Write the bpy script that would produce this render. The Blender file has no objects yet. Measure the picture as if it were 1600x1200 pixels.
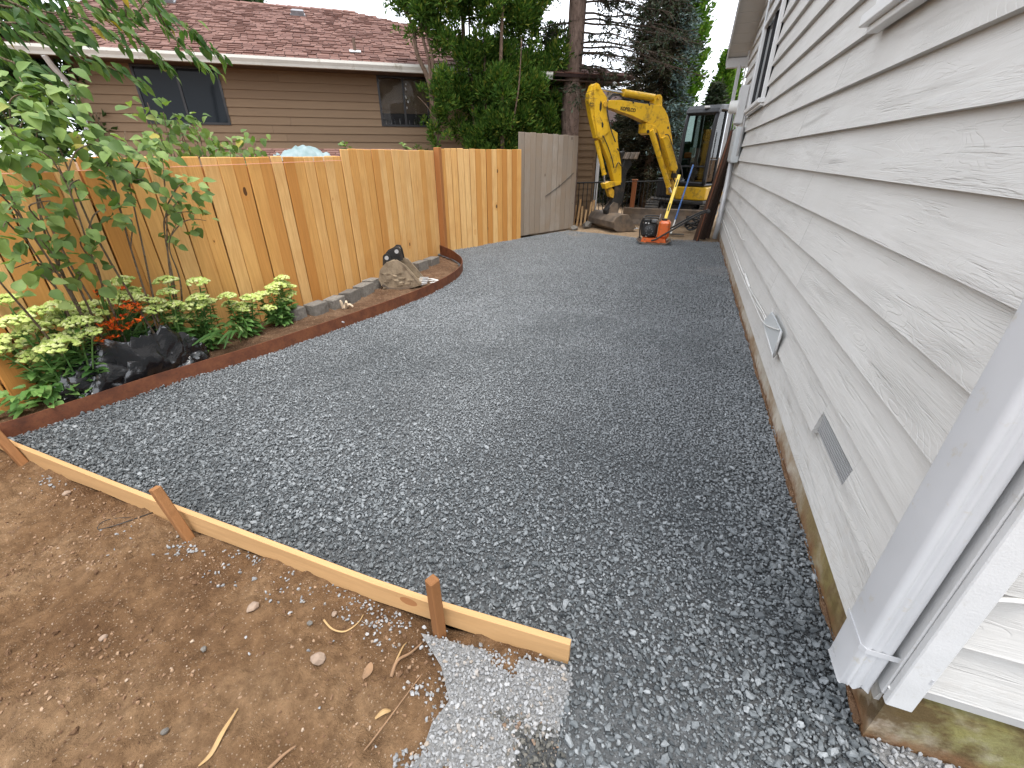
import bpy, bmesh, math, random
import numpy as np
from mathutils import Vector, Matrix, noise as mnoise

random.seed(7)
np.random.seed(7)
R = math.radians
scene = bpy.context.scene
COL = scene.collection

# ------------------------------------------------------------------ camera
CAM_H = 1.46
cam_d = bpy.data.cameras.new('camera')
cam = bpy.data.objects.new('camera', cam_d)
COL.objects.link(cam)
cam.location = (0, 0, CAM_H)
cam.rotation_euler = (R(90 - 27.6), 0, R(20.2))
cam_d.sensor_width = 36.0
cam_d.lens = 36.0 * 685.0 / 1600.0
cam_d.clip_start = 0.02
cam_d.clip_end = 600
scene.camera = cam

# ------------------------------------------------------------------ sky and sun (overcast)
SUN_EL, SUN_AZ = 73.0, 132.0          # azimuth clockwise from +Y
world = bpy.data.worlds.new('World')
scene.world = world
world.use_nodes = True
wn, wl = world.node_tree.nodes, world.node_tree.links
for n_ in list(wn): wn.remove(n_)
w_out = wn.new('ShaderNodeOutputWorld')
w_bg = wn.new('ShaderNodeBackground')
w_sky = wn.new('ShaderNodeTexSky')
w_sky.sky_type = 'NISHITA'
w_sky.sun_disc = False
w_sky.sun_elevation = R(SUN_EL)
w_sky.sun_rotation = R(SUN_AZ)
w_sky.air_density = 1.0
w_sky.dust_density = 3.0
w_hsv = wn.new('ShaderNodeHueSaturation')
w_hsv.inputs['Saturation'].default_value = 0.25
w_mix = wn.new('ShaderNodeMix'); w_mix.data_type = 'RGBA'
w_mix.inputs[0].default_value = 0.80
w_mix.inputs[7].default_value = (8.4, 8.8, 9.5, 1)        # the even cloud layer
wl.new(w_sky.outputs[0], w_hsv.inputs['Color'])
wl.new(w_hsv.outputs[0], w_mix.inputs[6])
wl.new(w_mix.outputs[2], w_bg.inputs['Color'])
w_bg.inputs['Strength'].default_value = 0.105
wl.new(w_bg.outputs[0], w_out.inputs['Surface'])

sun_d = bpy.data.lights.new('sun', 'SUN')
sun_d.energy = 1.2
sun_d.angle = R(24)
sun_d.color = (1.0, 0.95, 0.88)
sun = bpy.data.objects.new('sun', sun_d)
COL.objects.link(sun)
_az = R(SUN_AZ); _el = R(SUN_EL)
_to = Vector((math.sin(_az) * math.cos(_el), math.cos(_az) * math.cos(_el), math.sin(_el)))
sun.rotation_euler = _to.to_track_quat('Z', 'Y').to_euler()
sun.location = (-4, -4, 9)

scene.render.engine = 'CYCLES'
scene.view_settings.view_transform = 'Standard'
scene.view_settings.look = 'None'
scene.view_settings.exposure = 1.6
scene.view_settings.gamma = 1.0

# ------------------------------------------------------------------ small maths helpers
def V(*a): return Vector(a)
def lerp(a, b, t): return a + (b - a) * t
def rnd(a, b): return random.uniform(a, b)
# where a line of sight of the survey photo meets a vertical plane / a level (used to take measurements of the place)
_f, _p, _y = 685.0, R(27.6), R(20.2)
def _ray(u, v):
    xc, yc = (u - 800) / _f, (v - 600) / _f
    h = math.cos(_p) - yc * math.sin(_p); z = -(math.sin(_p) + yc * math.cos(_p))
    return (xc * math.cos(_y) - h * math.sin(_y), xc * math.sin(_y) + h * math.cos(_y), z)
def at_x(u, v, x):
    r = _ray(u, v); t = x / r[0]; return Vector((x, r[1] * t, CAM_H + r[2] * t))
def at_y(u, v, y):
    r = _ray(u, v); t = y / r[1]; return Vector((r[0] * t, y, CAM_H + r[2] * t))
def at_z(u, v, z=0.0):
    r = _ray(u, v); t = (z - CAM_H) / r[2]; return Vector((r[0] * t, r[1] * t, z))
def at_plane(u, v, P, d):
    r = _ray(u, v); n = (d[1], -d[0])
    t = (P[0] * n[0] + P[1] * n[1]) / (r[0] * n[0] + r[1] * n[1])
    return Vector((r[0] * t, r[1] * t, CAM_H + r[2] * t))

# ------------------------------------------------------------------ mesh builder
class MB:
    def __init__(s): s.v = []; s.f = []
    def add(s, vs, fs):
        o = len(s.v); s.v += [tuple(x) for x in vs]; s.f += [tuple(i + o for i in f) for f in fs]
    def box(s, a, b):
        (x0, y0, z0), (x1, y1, z1) = a, b
        s.add([(x0,y0,z0),(x1,y0,z0),(x1,y1,z0),(x0,y1,z0),(x0,y0,z1),(x1,y0,z1),(x1,y1,z1),(x0,y1,z1)],
              [(0,3,2,1),(4,5,6,7),(0,1,5,4),(1,2,6,5),(2,3,7,6),(3,0,4,7)])
    def cbox(s, c, size, b=.004, rot=None):
        """chamfered box, centre c"""
        hx, hy, hz = [k / 2 for k in size]; b = min(b, hx * .9, hy * .9, hz * .9)
        bm = bmesh.new()
        vs = []
        for sx in (-1, 1):
            for sy in (-1, 1):
                for sz in (-1, 1):
                    vs += [(sx*(hx-b), sy*(hy-b), sz*hz), (sx*(hx-b), sy*hy, sz*(hz-b)), (sx*hx, sy*(hy-b), sz*(hz-b))]
        for p in vs: bm.verts.new(p)
        bmesh.ops.convex_hull(bm, input=bm.verts)
        bmesh.ops.dissolve_limit(bm, angle_limit=.01, verts=bm.verts, edges=bm.edges)
        bm.verts.ensure_lookup_table()
        for i, w in enumerate(bm.verts): w.index = i
        P = []
        for w in bm.verts:
            p = Vector(w.co)
            if rot is not None: p = rot @ p
            P.append(p + Vector(c))
        s.add(P, [tuple(w.index for w in f.verts) for f in bm.faces]); bm.free()
    def prism(s, pts, ext):
        """closed polygon of 3D points pushed along ext"""
        n = len(pts); e = Vector(ext)
        A = [Vector(p) for p in pts]; B = [p + e for p in A]
        fs = [tuple(range(n))[::-1], tuple(range(n, 2*n))]
        fs += [(i, (i+1) % n, n + (i+1) % n, n + i) for i in range(n)]
        s.add(A + B, fs)
    def tube(s, pts, r, n=8, cap=True):
        pts = [Vector(p) for p in pts]; m = len(pts)
        rs = list(r) if hasattr(r, '__len__') else [r] * m
        T0 = (pts[1] - pts[0]).normalized()
        up = Vector((0,0,1)) if abs(T0.z) < .9 else Vector((1,0,0))
        U = T0.cross(up).normalized(); vs = []
        for i, p in enumerate(pts):
            T = (pts[min(i+1, m-1)] - pts[max(i-1, 0)]).normalized()
            U = (U - T * U.dot(T)).normalized(); W = T.cross(U)
            for k in range(n):
                a = 2 * math.pi * k / n
                vs.append(p + (U * math.cos(a) + W * math.sin(a)) * rs[i])
        fs = [(i*n+k, i*n+(k+1)%n, (i+1)*n+(k+1)%n, (i+1)*n+k) for i in range(m-1) for k in range(n)]
        if cap: fs += [tuple(range(n))[::-1], tuple(range((m-1)*n, m*n))]
        s.add(vs, fs)
    def cyl(s, a, b, r, n=14): s.tube([a, b], r, n)
    def sweep(s, path, prof):
        """prof: function i -> list of 3D points (same count), closed loops joined along path"""
        L = [prof(i) for i in range(len(path))]; n = len(L[0])
        vs = [p for l in L for p in l]
        fs = [(i*n+k, i*n+(k+1)%n, (i+1)*n+(k+1)%n, (i+1)*n+k) for i in range(len(L)-1) for k in range(n)]
        fs += [tuple(range(n))[::-1], tuple(range((len(L)-1)*n, len(L)*n))]
        s.add(vs, fs)
    def hull(s, pts):
        bm = bmesh.new()
        for p in pts: bm.verts.new(p)
        r = bmesh.ops.convex_hull(bm, input=bm.verts)
        bad = [g for g in r['geom_interior'] if isinstance(g, bmesh.types.BMVert)]
        if bad: bmesh.ops.delete(bm, geom=bad, context='VERTS')
        for i, w in enumerate(bm.verts): w.index = i
        s.add([Vector(w.co) for w in bm.verts], [tuple(w.index for w in f.verts) for f in bm.faces]); bm.free()
    def mesh(s, name, org=(0,0,0), smooth=False, recalc=True):
        me = bpy.data.meshes.new(name)
        o = Vector(org)
        me.from_pydata([tuple(Vector(p) - o) for p in s.v], [], s.f)
        if recalc:
            bm = bmesh.new(); bm.from_mesh(me); bmesh.ops.recalc_face_normals(bm, faces=bm.faces); bm.to_mesh(me); bm.free()
        if smooth: me.polygons.foreach_set('use_smooth', [True] * len(me.polygons))
        me.update(); return me
    def build(s, name, mat, parent=None, org=None, smooth=False, recalc=True, angle=None):
        """one object; its origin is the parent's when it has one"""
        if org is None:
            r = parent
            while r is not None and r.parent is not None: r = r.parent
            org = r.location if r is not None else (0, 0, 0)
        me = s.mesh(name, org, smooth or angle is not None, recalc)
        if angle is not None: me.set_sharp_from_angle(angle=R(angle))
        return link(name, me, mat, parent, org)

def link(name, me, mat, parent=None, org=(0,0,0)):
    o = bpy.data.objects.new(name, me)
    COL.objects.link(o)
    if mat is not None and not me.materials: me.materials.append(mat)
    if parent is None: o.location = org
    else:
        o.parent = parent
    return o
def thing(name, loc, label, cat, group=None, kind=None):
    o = bpy.data.objects.new(name, None); COL.objects.link(o); o.location = loc
    o.empty_display_size = .1
    o['label'] = label; o['category'] = cat
    if group: o['group'] = group
    if kind: o['kind'] = kind
    return o
def tag(o, label, cat, group=None):
    o['label'] = label; o['category'] = cat
    if group: o['group'] = group
    return o
def struct(o): o['kind'] = 'structure'; return o
def stuff(o): o['kind'] = 'stuff'; return o
# ------------------------------------------------------------------ materials
class NT:
    def __init__(s, name):
        s.m = bpy.data.materials.new(name); s.m.use_nodes = True
        s.t = s.m.node_tree; s.n = s.t.nodes; s.l = s.t.links
        s.b = s.n['Principled BSDF']; s.out = s.n['Material Output']
    def new(s, t, **k):
        x = s.n.new(t)
        for a, b in k.items(): setattr(x, a, b)
        return x
    def put(s, src, dst): s.l.new(src, dst)
    def val(s, sock, v):
        if hasattr(v, 'is_output') or isinstance(v, bpy.types.NodeSocket): s.l.new(v, sock)
        else: sock.default_value = v
    def math(s, op, a, b=0.0, c=None, clamp=False):
        x = s.new('ShaderNodeMath', operation=op); x.use_clamp = clamp
        s.val(x.inputs[0], a); s.val(x.inputs[1], b)
        if c is not None: s.val(x.inputs[2], c)
        return x.outputs[0]
    def obj(s): return s.new('ShaderNodeTexCoord').outputs['Object']
    def pos(s): return s.new('ShaderNodeNewGeometry').outputs['Position']
    def orand(s): return s.new('ShaderNodeObjectInfo').outputs['Random']
    def rand(s):
        i = s.new('ShaderNodeNewGeometry').outputs['Random Per Island']
        return s.math('FRACT', s.math('ADD', i, s.orand()))
    def mapv(s, vec, scale=(1,1,1), loc=(0,0,0), rot=(0,0,0)):
        x = s.new('ShaderNodeMapping'); s.put(vec, x.inputs[0])
        s.val(x.inputs['Scale'], scale); s.val(x.inputs['Rotation'], rot)
        if isinstance(loc, bpy.types.NodeSocket): s.put(loc, x.inputs['Location'])
        else: x.inputs['Location'].default_value = loc
        return x.outputs[0]
    def noise(s, vec, scale=5, detail=4, rough=.55, dist=0.0, col=False):
        x = s.new('ShaderNodeTexNoise')
        if vec is not None: s.put(vec, x.inputs['Vector'])
        x.inputs['Scale'].default_value = scale; x.inputs['Detail'].default_value = detail
        x.inputs['Roughness'].default_value = rough; x.inputs['Distortion'].default_value = dist
        return x.outputs['Color' if col else 'Fac']
    def vor(s, vec, scale=5, feature='F1', out='Distance', rnd_=1.0):
        x = s.new('ShaderNodeTexVoronoi', feature=feature); s.put(vec, x.inputs['Vector'])
        x.inputs['Scale'].default_value = scale; x.inputs['Randomness'].default_value = rnd_
        return x.outputs[out]
    def ramp(s, fac, stops, interp='LINEAR'):
        x = s.new('ShaderNodeValToRGB'); s.put(fac, x.inputs[0]); c = x.color_ramp; c.interpolation = interp
        while len(c.elements) < len(stops): c.elements.new(.5)
        for e, (p, k) in zip(c.elements, stops):
            e.position = p; e.color = (k, k, k, 1) if not hasattr(k, '__len__') else (*k, 1)
        return x.outputs[0]
    def mix(s, f, a, b, mode='MIX'):
        x = s.new('ShaderNodeMix', data_type='RGBA', blend_type=mode)
        s.val(x.inputs[0], f)
        for sock, v in ((x.inputs[6], a), (x.inputs[7], b)):
            if isinstance(v, bpy.types.NodeSocket): s.put(v, sock)
            else: sock.default_value = (*v, 1) if len(v) == 3 else v
        return x.outputs[2]
    def bump(s, h, strength=.5, dist=.01, prev=None):
        x = s.new('ShaderNodeBump'); s.put(h, x.inputs['Height'])
        x.inputs['Strength'].default_value = strength; x.inputs['Distance'].default_value = dist
        if prev is not None: s.put(prev, x.inputs['Normal'])
        s.put(x.outputs[0], s.b.inputs['Normal']); return x.outputs[0]
    def base(s, c): s.val(s.b.inputs['Base Color'], c if isinstance(c, bpy.types.NodeSocket) else (*c, 1)); return s
    def rough(s, r): s.val(s.b.inputs['Roughness'], r); return s
    def metal(s, r): s.val(s.b.inputs['Metallic'], r); return s
    def spec(s, r): s.val(s.b.inputs['Specular IOR Level'], r); return s

def worn(name, c, rough=.5, metal=0, var=.25, scale=6, bump=.15, dirt=None, dirt_amt=.5, dscale=4, spec=.5, bscale=60):
    """plain paint or metal with blotchy tone, fine relief and optional dirt"""
    t = NT(name); p = t.obj()
    p = t.mapv(p, loc=t.new('ShaderNodeCombineXYZ').outputs[0])
    n1 = t.noise(p, scale, 5, .6)
    lo = tuple(x * (1 - var) for x in c); hi = tuple(min(1, x * (1 + var)) for x in c)
    col = t.ramp(n1, [(.3, lo), (.7, hi)])
    if dirt is not None:
        d = t.ramp(t.noise(p, dscale, 6, .7), [(.62 - dirt_amt * .3, 0.0), (.72, 1.0)])
        col = t.mix(d, col, dirt)
    t.base(col); t.metal(metal); t.spec(spec)
    t.rough(t.ramp(t.noise(p, scale * 2, 4), [(.3, max(.05, rough - .12)), (.7, min(1, rough + .12))]))
    if bump: t.bump(t.noise(p, bscale, 4, .6), bump, .004)
    return t.m

def wood(name, dark, mid, light, axis=2, grain=70, knots=True, tint=.5, rough=.75, bump=.35, knot_c=(.05,.02,.008), weather=None):
    """sawn timber; grain runs along the object's axis, every piece its own cut"""
    t = NT(name); r = t.rand()
    off = t.new('ShaderNodeCombineXYZ')
    for k, m_ in enumerate((37.0, 53.0, 71.0)): t.put(t.math('MULTIPLY', r, m_), off.inputs[k])
    sc = [1, 1, 1]; sc[axis] = .06
    p = t.mapv(t.obj(), scale=tuple(sc), loc=off.outputs[0])
    p2 = t.mapv(t.obj(), loc=off.outputs[0])
    g0 = t.noise(p, 9, 3, .5, .3)
    g = t.math('SINE', t.math('MULTIPLY', g0, grain))
    g = t.math('MULTIPLY_ADD', g, .5, .5)
    fine = t.noise(p, 150, 3, .6)
    base = t.ramp(r, [(0, dark), (.45, mid), (1, light)])
    col = t.mix(t.math('MULTIPLY', g, .22), base, tuple(x * .55 for x in dark))
    col = t.mix(t.ramp(t.noise(p2, 3.2, 4), [(.35, 0.0), (.75, tint)]), col, dark)
    col = t.mix(t.ramp(fine, [(.3, .25), (.7, 0.0)]), col, tuple(x * .6 for x in mid))
    if knots:
        ks = [1, 1, 1]; ks[axis] = .55
        pk = t.mapv(t.obj(), scale=tuple(ks), loc=off.outputs[0])
        v = t.new('ShaderNodeTexVoronoi'); t.put(pk, v.inputs['Vector']); v.inputs['Scale'].default_value = 5.6
        sc_ = t.new('ShaderNodeSeparateColor'); t.put(v.outputs['Color'], sc_.inputs[0])
        sel = t.math('GREATER_THAN', sc_.outputs[0], .58)
        size = t.math('MULTIPLY_ADD', sc_.outputs[1], .085, .03)
        k = t.math('MULTIPLY', t.math('LESS_THAN', v.outputs['Distance'], size), sel)
        halo = t.math('MULTIPLY', t.math('LESS_THAN', v.outputs['Distance'], t.math('MULTIPLY', size, 2.2)), sel)
        col = t.mix(t.math('MULTIPLY', halo, .35), col, dark)
        col = t.mix(t.math('MULTIPLY', k, .9), col, knot_c)
    if weather is not None:
        col = t.mix(t.ramp(t.noise(p2, 2.0, 5, .65), [(.35, 0.0), (.7, .85)]), col, weather)
    t.base(col); t.rough(rough); t.spec(.25)
    h = t.math('ADD', t.math('MULTIPLY', g, .5), fine)
    t.bump(h, bump, .003)
    return t.m

def leafmat(name, stops, rough=.45, trans=.35, spec=.4):
    t = NT(name); r = t.rand()
    col = t.ramp(r, stops)
    col = t.mix(t.ramp(t.noise(t.pos(), 14, 3), [(.3, 0.0), (.75, .45)]), col, tuple(k * .55 for k in stops[0][1]))
    t.base(col); t.rough(rough); t.spec(spec)
    tr = t.new('ShaderNodeBsdfTranslucent')
    tc = t.mix(1.0, col, (1.0, 1.1, .5), 'MULTIPLY'); t.put(tc, tr.inputs['Color'])
    ms = t.new('ShaderNodeMixShader'); ms.inputs[0].default_value = trans
    t.put(t.b.outputs[0], ms.inputs[1]); t.put(tr.outputs[0], ms.inputs[2]); t.put(ms.outputs[0], t.out.inputs['Surface'])
    return t.m

MT = {}
# our siding: rough-sawn cedar under grey paint, raised cathedral grain along Y (side) / X (front)
def siding_mat(name, axis):
    t = NT(name); r = t.orand()
    off = t.new('ShaderNodeCombineXYZ')
    for k, m_ in enumerate((31.0, 57.0, 83.0)): t.put(t.math('MULTIPLY', r, m_), off.inputs[k])
    sc = [1, 1, 1]; sc[axis] = .16
    sc2 = [1, 1, 1]; sc2[axis] = .05
    p = t.mapv(t.obj(), scale=tuple(sc), loc=off.outputs[0])
    pf = t.mapv(t.obj(), scale=tuple(sc2), loc=off.outputs[0])
    p0 = t.mapv(t.obj(), loc=off.outputs[0])
    field = t.noise(p, 5.5, 2, .45, .35)
    rings = t.math('FRACT', t.math('MULTIPLY', field, 62.0))
    ridge = t.ramp(rings, [(0.0, 0.0), (.10, .35), (.82, 1.0), (.93, .9), (1.0, 0.0)])
    mask = t.ramp(t.noise(p, 3.1, 3, .6), [(.42, 0.0), (.66, .8)])
    fine = t.noise(pf, 110, 4, .65)
    mask2 = t.ramp(t.noise(p, 7.0, 3, .6), [(.38, .15), (.62, 1.0)])
    crack = t.ramp(t.noise(pf, 42, 3, .7, .2), [(.36, 0.0), (.41, 1.0)])
    h = t.math('ADD', t.math('MULTIPLY', t.math('MULTIPLY', ridge, mask), 1.0),
               t.math('ADD', t.math('MULTIPLY', t.math('MULTIPLY', fine, mask2), 1.5), t.math('MULTIPLY', t.math('MULTIPLY', crack, mask2), .8)))
    h = t.math('ADD', h, t.math('MULTIPLY', t.noise(p0, 240, 2, .5), .12))
    c = t.mix(t.ramp(t.noise(p0, 1.6, 5, .6), [(.35, 0.0), (.7, 1.0)]), (.495, .484, .460), (.540, .529, .505))
    c = t.mix(t.math('MULTIPLY', t.math('SUBTRACT', 1.0, crack), t.math('MULTIPLY', mask2, .07)), c, (.30, .28, .25))
    c = t.mix(t.ramp(t.noise(p0, 11, 5, .7), [(.60, 0.0), (.85, .12)]), c, (.42, .39, .34))
    sz = t.new('ShaderNodeSeparateXYZ'); t.put(t.pos(), sz.inputs[0])
    spl = t.math('MULTIPLY', t.math('MULTIPLY_ADD', sz.outputs[2], -2.2, 1.15, clamp=True), t.ramp(t.noise(t.pos(), 26, 6, .75), [(.50, 0.0), (.72, .35)]))
    c = t.mix(spl, c, (.30, .235, .16))
    t.base(c); t.rough(.62); t.spec(.3)
    t.bump(h, .8, .0027)
    return t.m
MT['siding'] = siding_mat('grey_painted_cedar', 1)
MT['siding_front'] = siding_mat('grey_painted_cedar_front', 0)
MT['trim'] = worn('grey_trim_paint', (.54, .54, .535), .5, 0, .06, 5, .25, (.40,.38,.33), .1, 9, bscale=180)
MT['spout'] = worn('downspout_enamel', (.48, .485, .495), .38, 0, .05, 3, .08, (.42,.38,.30), .12, 14, bscale=220)
MT['white_vinyl'] = worn('white_vinyl', (.66, .66, .65), .4, 0, .04, 4, .04)
MT['soffit'] = worn('soffit_paint', (.50, .49, .475), .6, 0, .06, 4, .1)
MT['cable_white'] = worn('white_cable', (.68, .67, .64), .45, 0, .1, 9, .05)
MT['cable_black'] = worn('black_rubber', (.018, .018, .018), .55, 0, .3, 9, .1)

t = NT('stained_concrete'); p = t.pos(); o_ = t.mapv(p, scale=(1, 1, 1))
c = t.ramp(t.noise(p, 5, 6, .65), [(.3, (.36, .32, .26)), (.7, (.50, .46, .39))])
c = t.mix(t.ramp(t.noise(p, 2.3, 5, .7), [(.42, 0.0), (.58, .85)]), c, (.26, .17, .09))
sep = t.new('ShaderNodeSeparateXYZ'); t.put(p, sep.inputs[0])
near = t.ramp(sep.outputs[1], [(.0, 1.0), (1.0, 0.0)])
nearm = t.math('SUBTRACT', 2.1, sep.outputs[1], clamp=True)
alg = t.math('MULTIPLY', nearm, t.ramp(t.noise(p, 3.4, 5, .62), [(.38, 0.0), (.55, 1.0)]))
c = t.mix(t.math('MULTIPLY', alg, .80), c, (.16, .15, .022))
alg2 = t.math('MULTIPLY', nearm, t.ramp(t.noise(t.mapv(p, loc=(4, 2, 7)), 5.5, 5, .65), [(.40, 0.0), (.54, 1.0)]))
c = t.mix(t.math('MULTIPLY', alg2, .9), c, (.085, .052, .022))
low = t.math('MULTIPLY_ADD', sep.outputs[2], -14.0, t.math('MULTIPLY_ADD', t.noise(p, 16, 4), 2.4, -.35), clamp=True)
c = t.mix(low, c, (.17, .085, .04))
t.base(c); t.rough(.85); t.spec(.2); t.bump(t.noise(p, 70, 6, .65), .6, .006); MT['found'] = t.m

def glassmat(name, tint=(.02, .025, .03)):
    t = NT(name); t.base(tint); t.rough(.05); t.spec(.10); t.b.inputs['IOR'].default_value = 1.5
    t.bump(t.noise(t.obj(), 2.2, 2), .05, .01)
    return t.m
MT['glass_dark'] = glassmat('dark_window_glass')
t = NT('cab_glass')
tr = t.new('ShaderNodeBsdfTransparent'); tr.inputs[0].default_value = (.22, .30, .27, 1)
gl = t.new('ShaderNodeBsdfGlossy'); gl.inputs['Roughness'].default_value = .03
fr = t.new('ShaderNodeFresnel'); fr.inputs[0].default_value = 1.6
ms = t.new('ShaderNodeMixShader'); fa = t.math('MULTIPLY_ADD', fr.outputs[0], .6, .06, clamp=True)
t.put(fa, ms.inputs[0]); t.put(tr.outputs[0], ms.inputs[1]); t.put(gl.outputs[0], ms.inputs[2]); t.put(ms.outputs[0], t.out.inputs[0])
MT['cab_glass'] = t.m

MT['cedar'] = wood('new_cedar', (.50, .215, .050), (.66, .355, .110), (.77, .50, .22), 2, 62, tint=.35)
MT['cedar_rail'] = wood('cedar_post', (.36, .145, .045), (.42, .18, .062), (.46, .22, .08), 2, 60)
MT['greywood'] = wood('weathered_board', (.26, .215, .17), (.34, .29, .24), (.40, .355, .305), 2, 80, True, .35, .85, .6, (.06,.045,.03), (.27, .20, .14))
MT['formwood'] = wood('form_lumber', (.46, .265, .115), (.52, .32, .15), (.56, .37, .19), 0, 34, True, .25, .7, .25, (.30,.13,.05))
MT['stake'] = wood('brown_stake', (.20, .085, .03), (.27, .125, .048), (.32, .16, .065), 2, 50, False, .4, .75, .4)
MT['darkboard'] = wood('dark_plank', (.022, .012, .009), (.04, .02, .013), (.06, .03, .018), 2, 50, False, .3, .6, .3)

# brown lap siding of the neighbour
t = NT('brown_lap_paint'); p = t.mapv(t.obj(), scale=(1, 1, 6))
c = t.ramp(t.orand(), [(0, (.205, .132, .075)), (1, (.24, .158, .09))])
c = t.mix(t.ramp(t.noise(p, 3, 5, .6), [(.35, 0.0), (.75, .4)]), c, (.17, .11, .07))
t.base(c); t.rough(.65); t.spec(.3); t.bump(t.noise(p, 40, 4), .3, .003); MT['brown'] = t.m
MT['brown_core'] = worn('brown_dark_paint', (.10, .06, .04), .7)
MT['gutter'] = worn('gutter_enamel', (.60, .585, .53), .4, 0, .08, 3, .05, (.30, .27, .2), .1, 5)
MT['black_frame'] = worn('black_window_frame', (.012, .011, .011), .4, 0, .2, 5, .05)
MT['blind'] = worn('tan_blind', (.23, .17, .11), .8, 0, .1, 6, .1)
t = NT('red_shingle'); r = t.rand(); p = t.pos()
c = t.ramp(r, [(0, (.095, .045, .034)), (.35, (.14, .07, .054)), (.7, (.165, .087, .068)), (1, (.20, .112, .09))])
c = t.mix(t.ramp(t.noise(p, 160, 3, .7), [(.35, .35), (.65, 0.0)]), c, (.07, .035, .03))
t.base(c); t.rough(.9); t.spec(.2); t.bump(t.noise(p, 300, 3), .4, .003); MT['shingle'] = t.m
MT['roof_felt'] = worn('roof_felt', (.035, .018, .015), .9)
MT['vent_metal'] = worn('roof_vent_metal', (.20, .20, .21), .5, .4)
MT['galv'] = worn('galvanised_steel', (.46, .46, .46), .5, .35, .12, 10, .05)
MT['greybox'] = worn('grey_enamel_box', (.50, .52, .52), .45, 0, .08, 6, .05)

# corten edging
t = NT('rusted_steel'); p = t.pos()
c = t.ramp(t.noise(p, 7, 6, .7), [(.25, (.07, .026, .015)), (.5, (.145, .05, .024)), (.75, (.215, .082, .035))])
c = t.mix(t.ramp(t.noise(p, 60, 4, .7), [(.5, 0.0), (.7, .5)]), c, (.06, .024, .015))
t.base(c); t.rough(.72); t.spec(.3); t.bump(t.noise(p, 120, 4), .25, .003); MT['rust'] = t.m

# dirt
def dirt(name, a, b, c3, sc=1.0):
    t = NT(name); p = t.pos()
    c = t.ramp(t.noise(p, 1.6 * sc, 7, .62), [(.28, a), (.5, b), (.74, c3)])
    c = t.mix(t.ramp(t.noise(p, 22, 6, .7), [(.38, .55), (.62, 0.0)]), c, tuple(k * .62 for k in a))
    sp = t.math('LESS_THAN', t.vor(p, 75), .17)
    c = t.mix(t.math('MULTIPLY', sp, .45), c, (.52, .40, .29))
    t.base(c); t.rough(.95); t.spec(.12)
    h = t.math('ADD', t.noise(p, 26, 7, .72), t.math('MULTIPLY', t.noise(p, 130, 4, .7), .45))
    t.bump(h, 1.0, .03); return t.m
MT['dirt'] = dirt('brown_dirt', (.105, .053, .025), (.225, .130, .066), (.36, .232, .130))
MT['bed'] = dirt('bed_soil', (.10, .055, .032), (.18, .105, .062), (.27, .175, .11), 2)
MT['pad'] = dirt('packed_tan_dirt', (.25, .165, .10), (.36, .26, .165), (.44, .335, .23), .7)
MT['clod'] = dirt('clod_soil', (.16, .085, .045), (.24, .14, .08), (.31, .20, .125), 5)

# stones
def stone(name, stops, rough=.6, spec=.4, dusty=None):
    t = NT(name); r = t.orand(); p = t.pos()
    c = t.ramp(r, stops)
    c = t.mix(t.ramp(t.noise(p, 140, 3, .6), [(.35, 0.0), (.75, .45)]), c, tuple(k * .55 for k in stops[0][1]))
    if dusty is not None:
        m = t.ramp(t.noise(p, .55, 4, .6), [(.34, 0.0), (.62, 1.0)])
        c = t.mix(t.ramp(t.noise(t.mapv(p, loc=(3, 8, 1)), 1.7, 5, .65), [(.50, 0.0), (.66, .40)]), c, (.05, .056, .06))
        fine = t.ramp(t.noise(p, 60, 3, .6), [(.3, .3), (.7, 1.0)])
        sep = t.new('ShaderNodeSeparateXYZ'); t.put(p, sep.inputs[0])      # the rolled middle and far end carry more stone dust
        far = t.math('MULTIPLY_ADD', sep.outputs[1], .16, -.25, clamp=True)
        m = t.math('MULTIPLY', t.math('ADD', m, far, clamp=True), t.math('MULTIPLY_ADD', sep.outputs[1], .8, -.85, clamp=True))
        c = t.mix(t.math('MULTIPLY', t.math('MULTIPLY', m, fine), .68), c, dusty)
    t.base(c); t.rough(rough); t.spec(spec); t.bump(t.noise(p, 260, 3, .6), .35, .0015)
    return t.m
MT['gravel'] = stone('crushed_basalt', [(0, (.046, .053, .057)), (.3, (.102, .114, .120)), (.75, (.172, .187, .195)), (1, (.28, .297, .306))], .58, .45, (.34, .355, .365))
MT['pale'] = stone('pale_limestone_chip', [(0, (.19, .19, .19)), (.5, (.29, .295, .30)), (.9, (.36, .36, .36)), (1, (.30, .25, .20))], .75, .25)
MT['mixed'] = stone('dirty_mixed_gravel', [(0, (.06, .06, .055)), (.5, (.12, .115, .10)), (.8, (.18, .165, .14)), (.95, (.22, .14, .09)), (1, (.42, .42, .42))], .8, .25)
MT['pebble'] = stone('brown_pebble', [(0, (.14, .078, .045)), (.5, (.25, .155, .092)), (.9, (.33, .225, .145)), (1, (.42, .33, .25))], .9, .15)
t = NT('gravel_fines'); p = t.pos()
c = t.ramp(t.noise(p, 60, 6, .75), [(.3, (.05, .053, .056)), (.55, (.11, .115, .118)), (.75, (.20, .205, .21))])
t.base(c); t.rough(.9); t.spec(.2); t.bump(t.noise(p, 90, 5, .7), 1.0, .012); MT['fines'] = t.m
t = NT('pale_fines'); p = t.pos()
c = t.ramp(t.noise(p, 90, 6, .75), [(.3, (.13, .13, .128)), (.55, (.27, .27, .268)), (.75, (.42, .42, .42))])
t.base(c); t.rough(.9); t.spec(.2); t.bump(t.noise(p, 90, 5, .7), 1.0, .012); MT['pale_fines'] = t.m
t = NT('block_concrete'); p = t.obj(); r = t.orand()
c = t.ramp(r, [(0, (.17, .155, .135)), (1, (.27, .25, .22))])
c = t.mix(t.ramp(t.noise(p, 25, 6, .75), [(.35, .7), (.65, 0.0)]), c, (.07, .062, .052))
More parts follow.
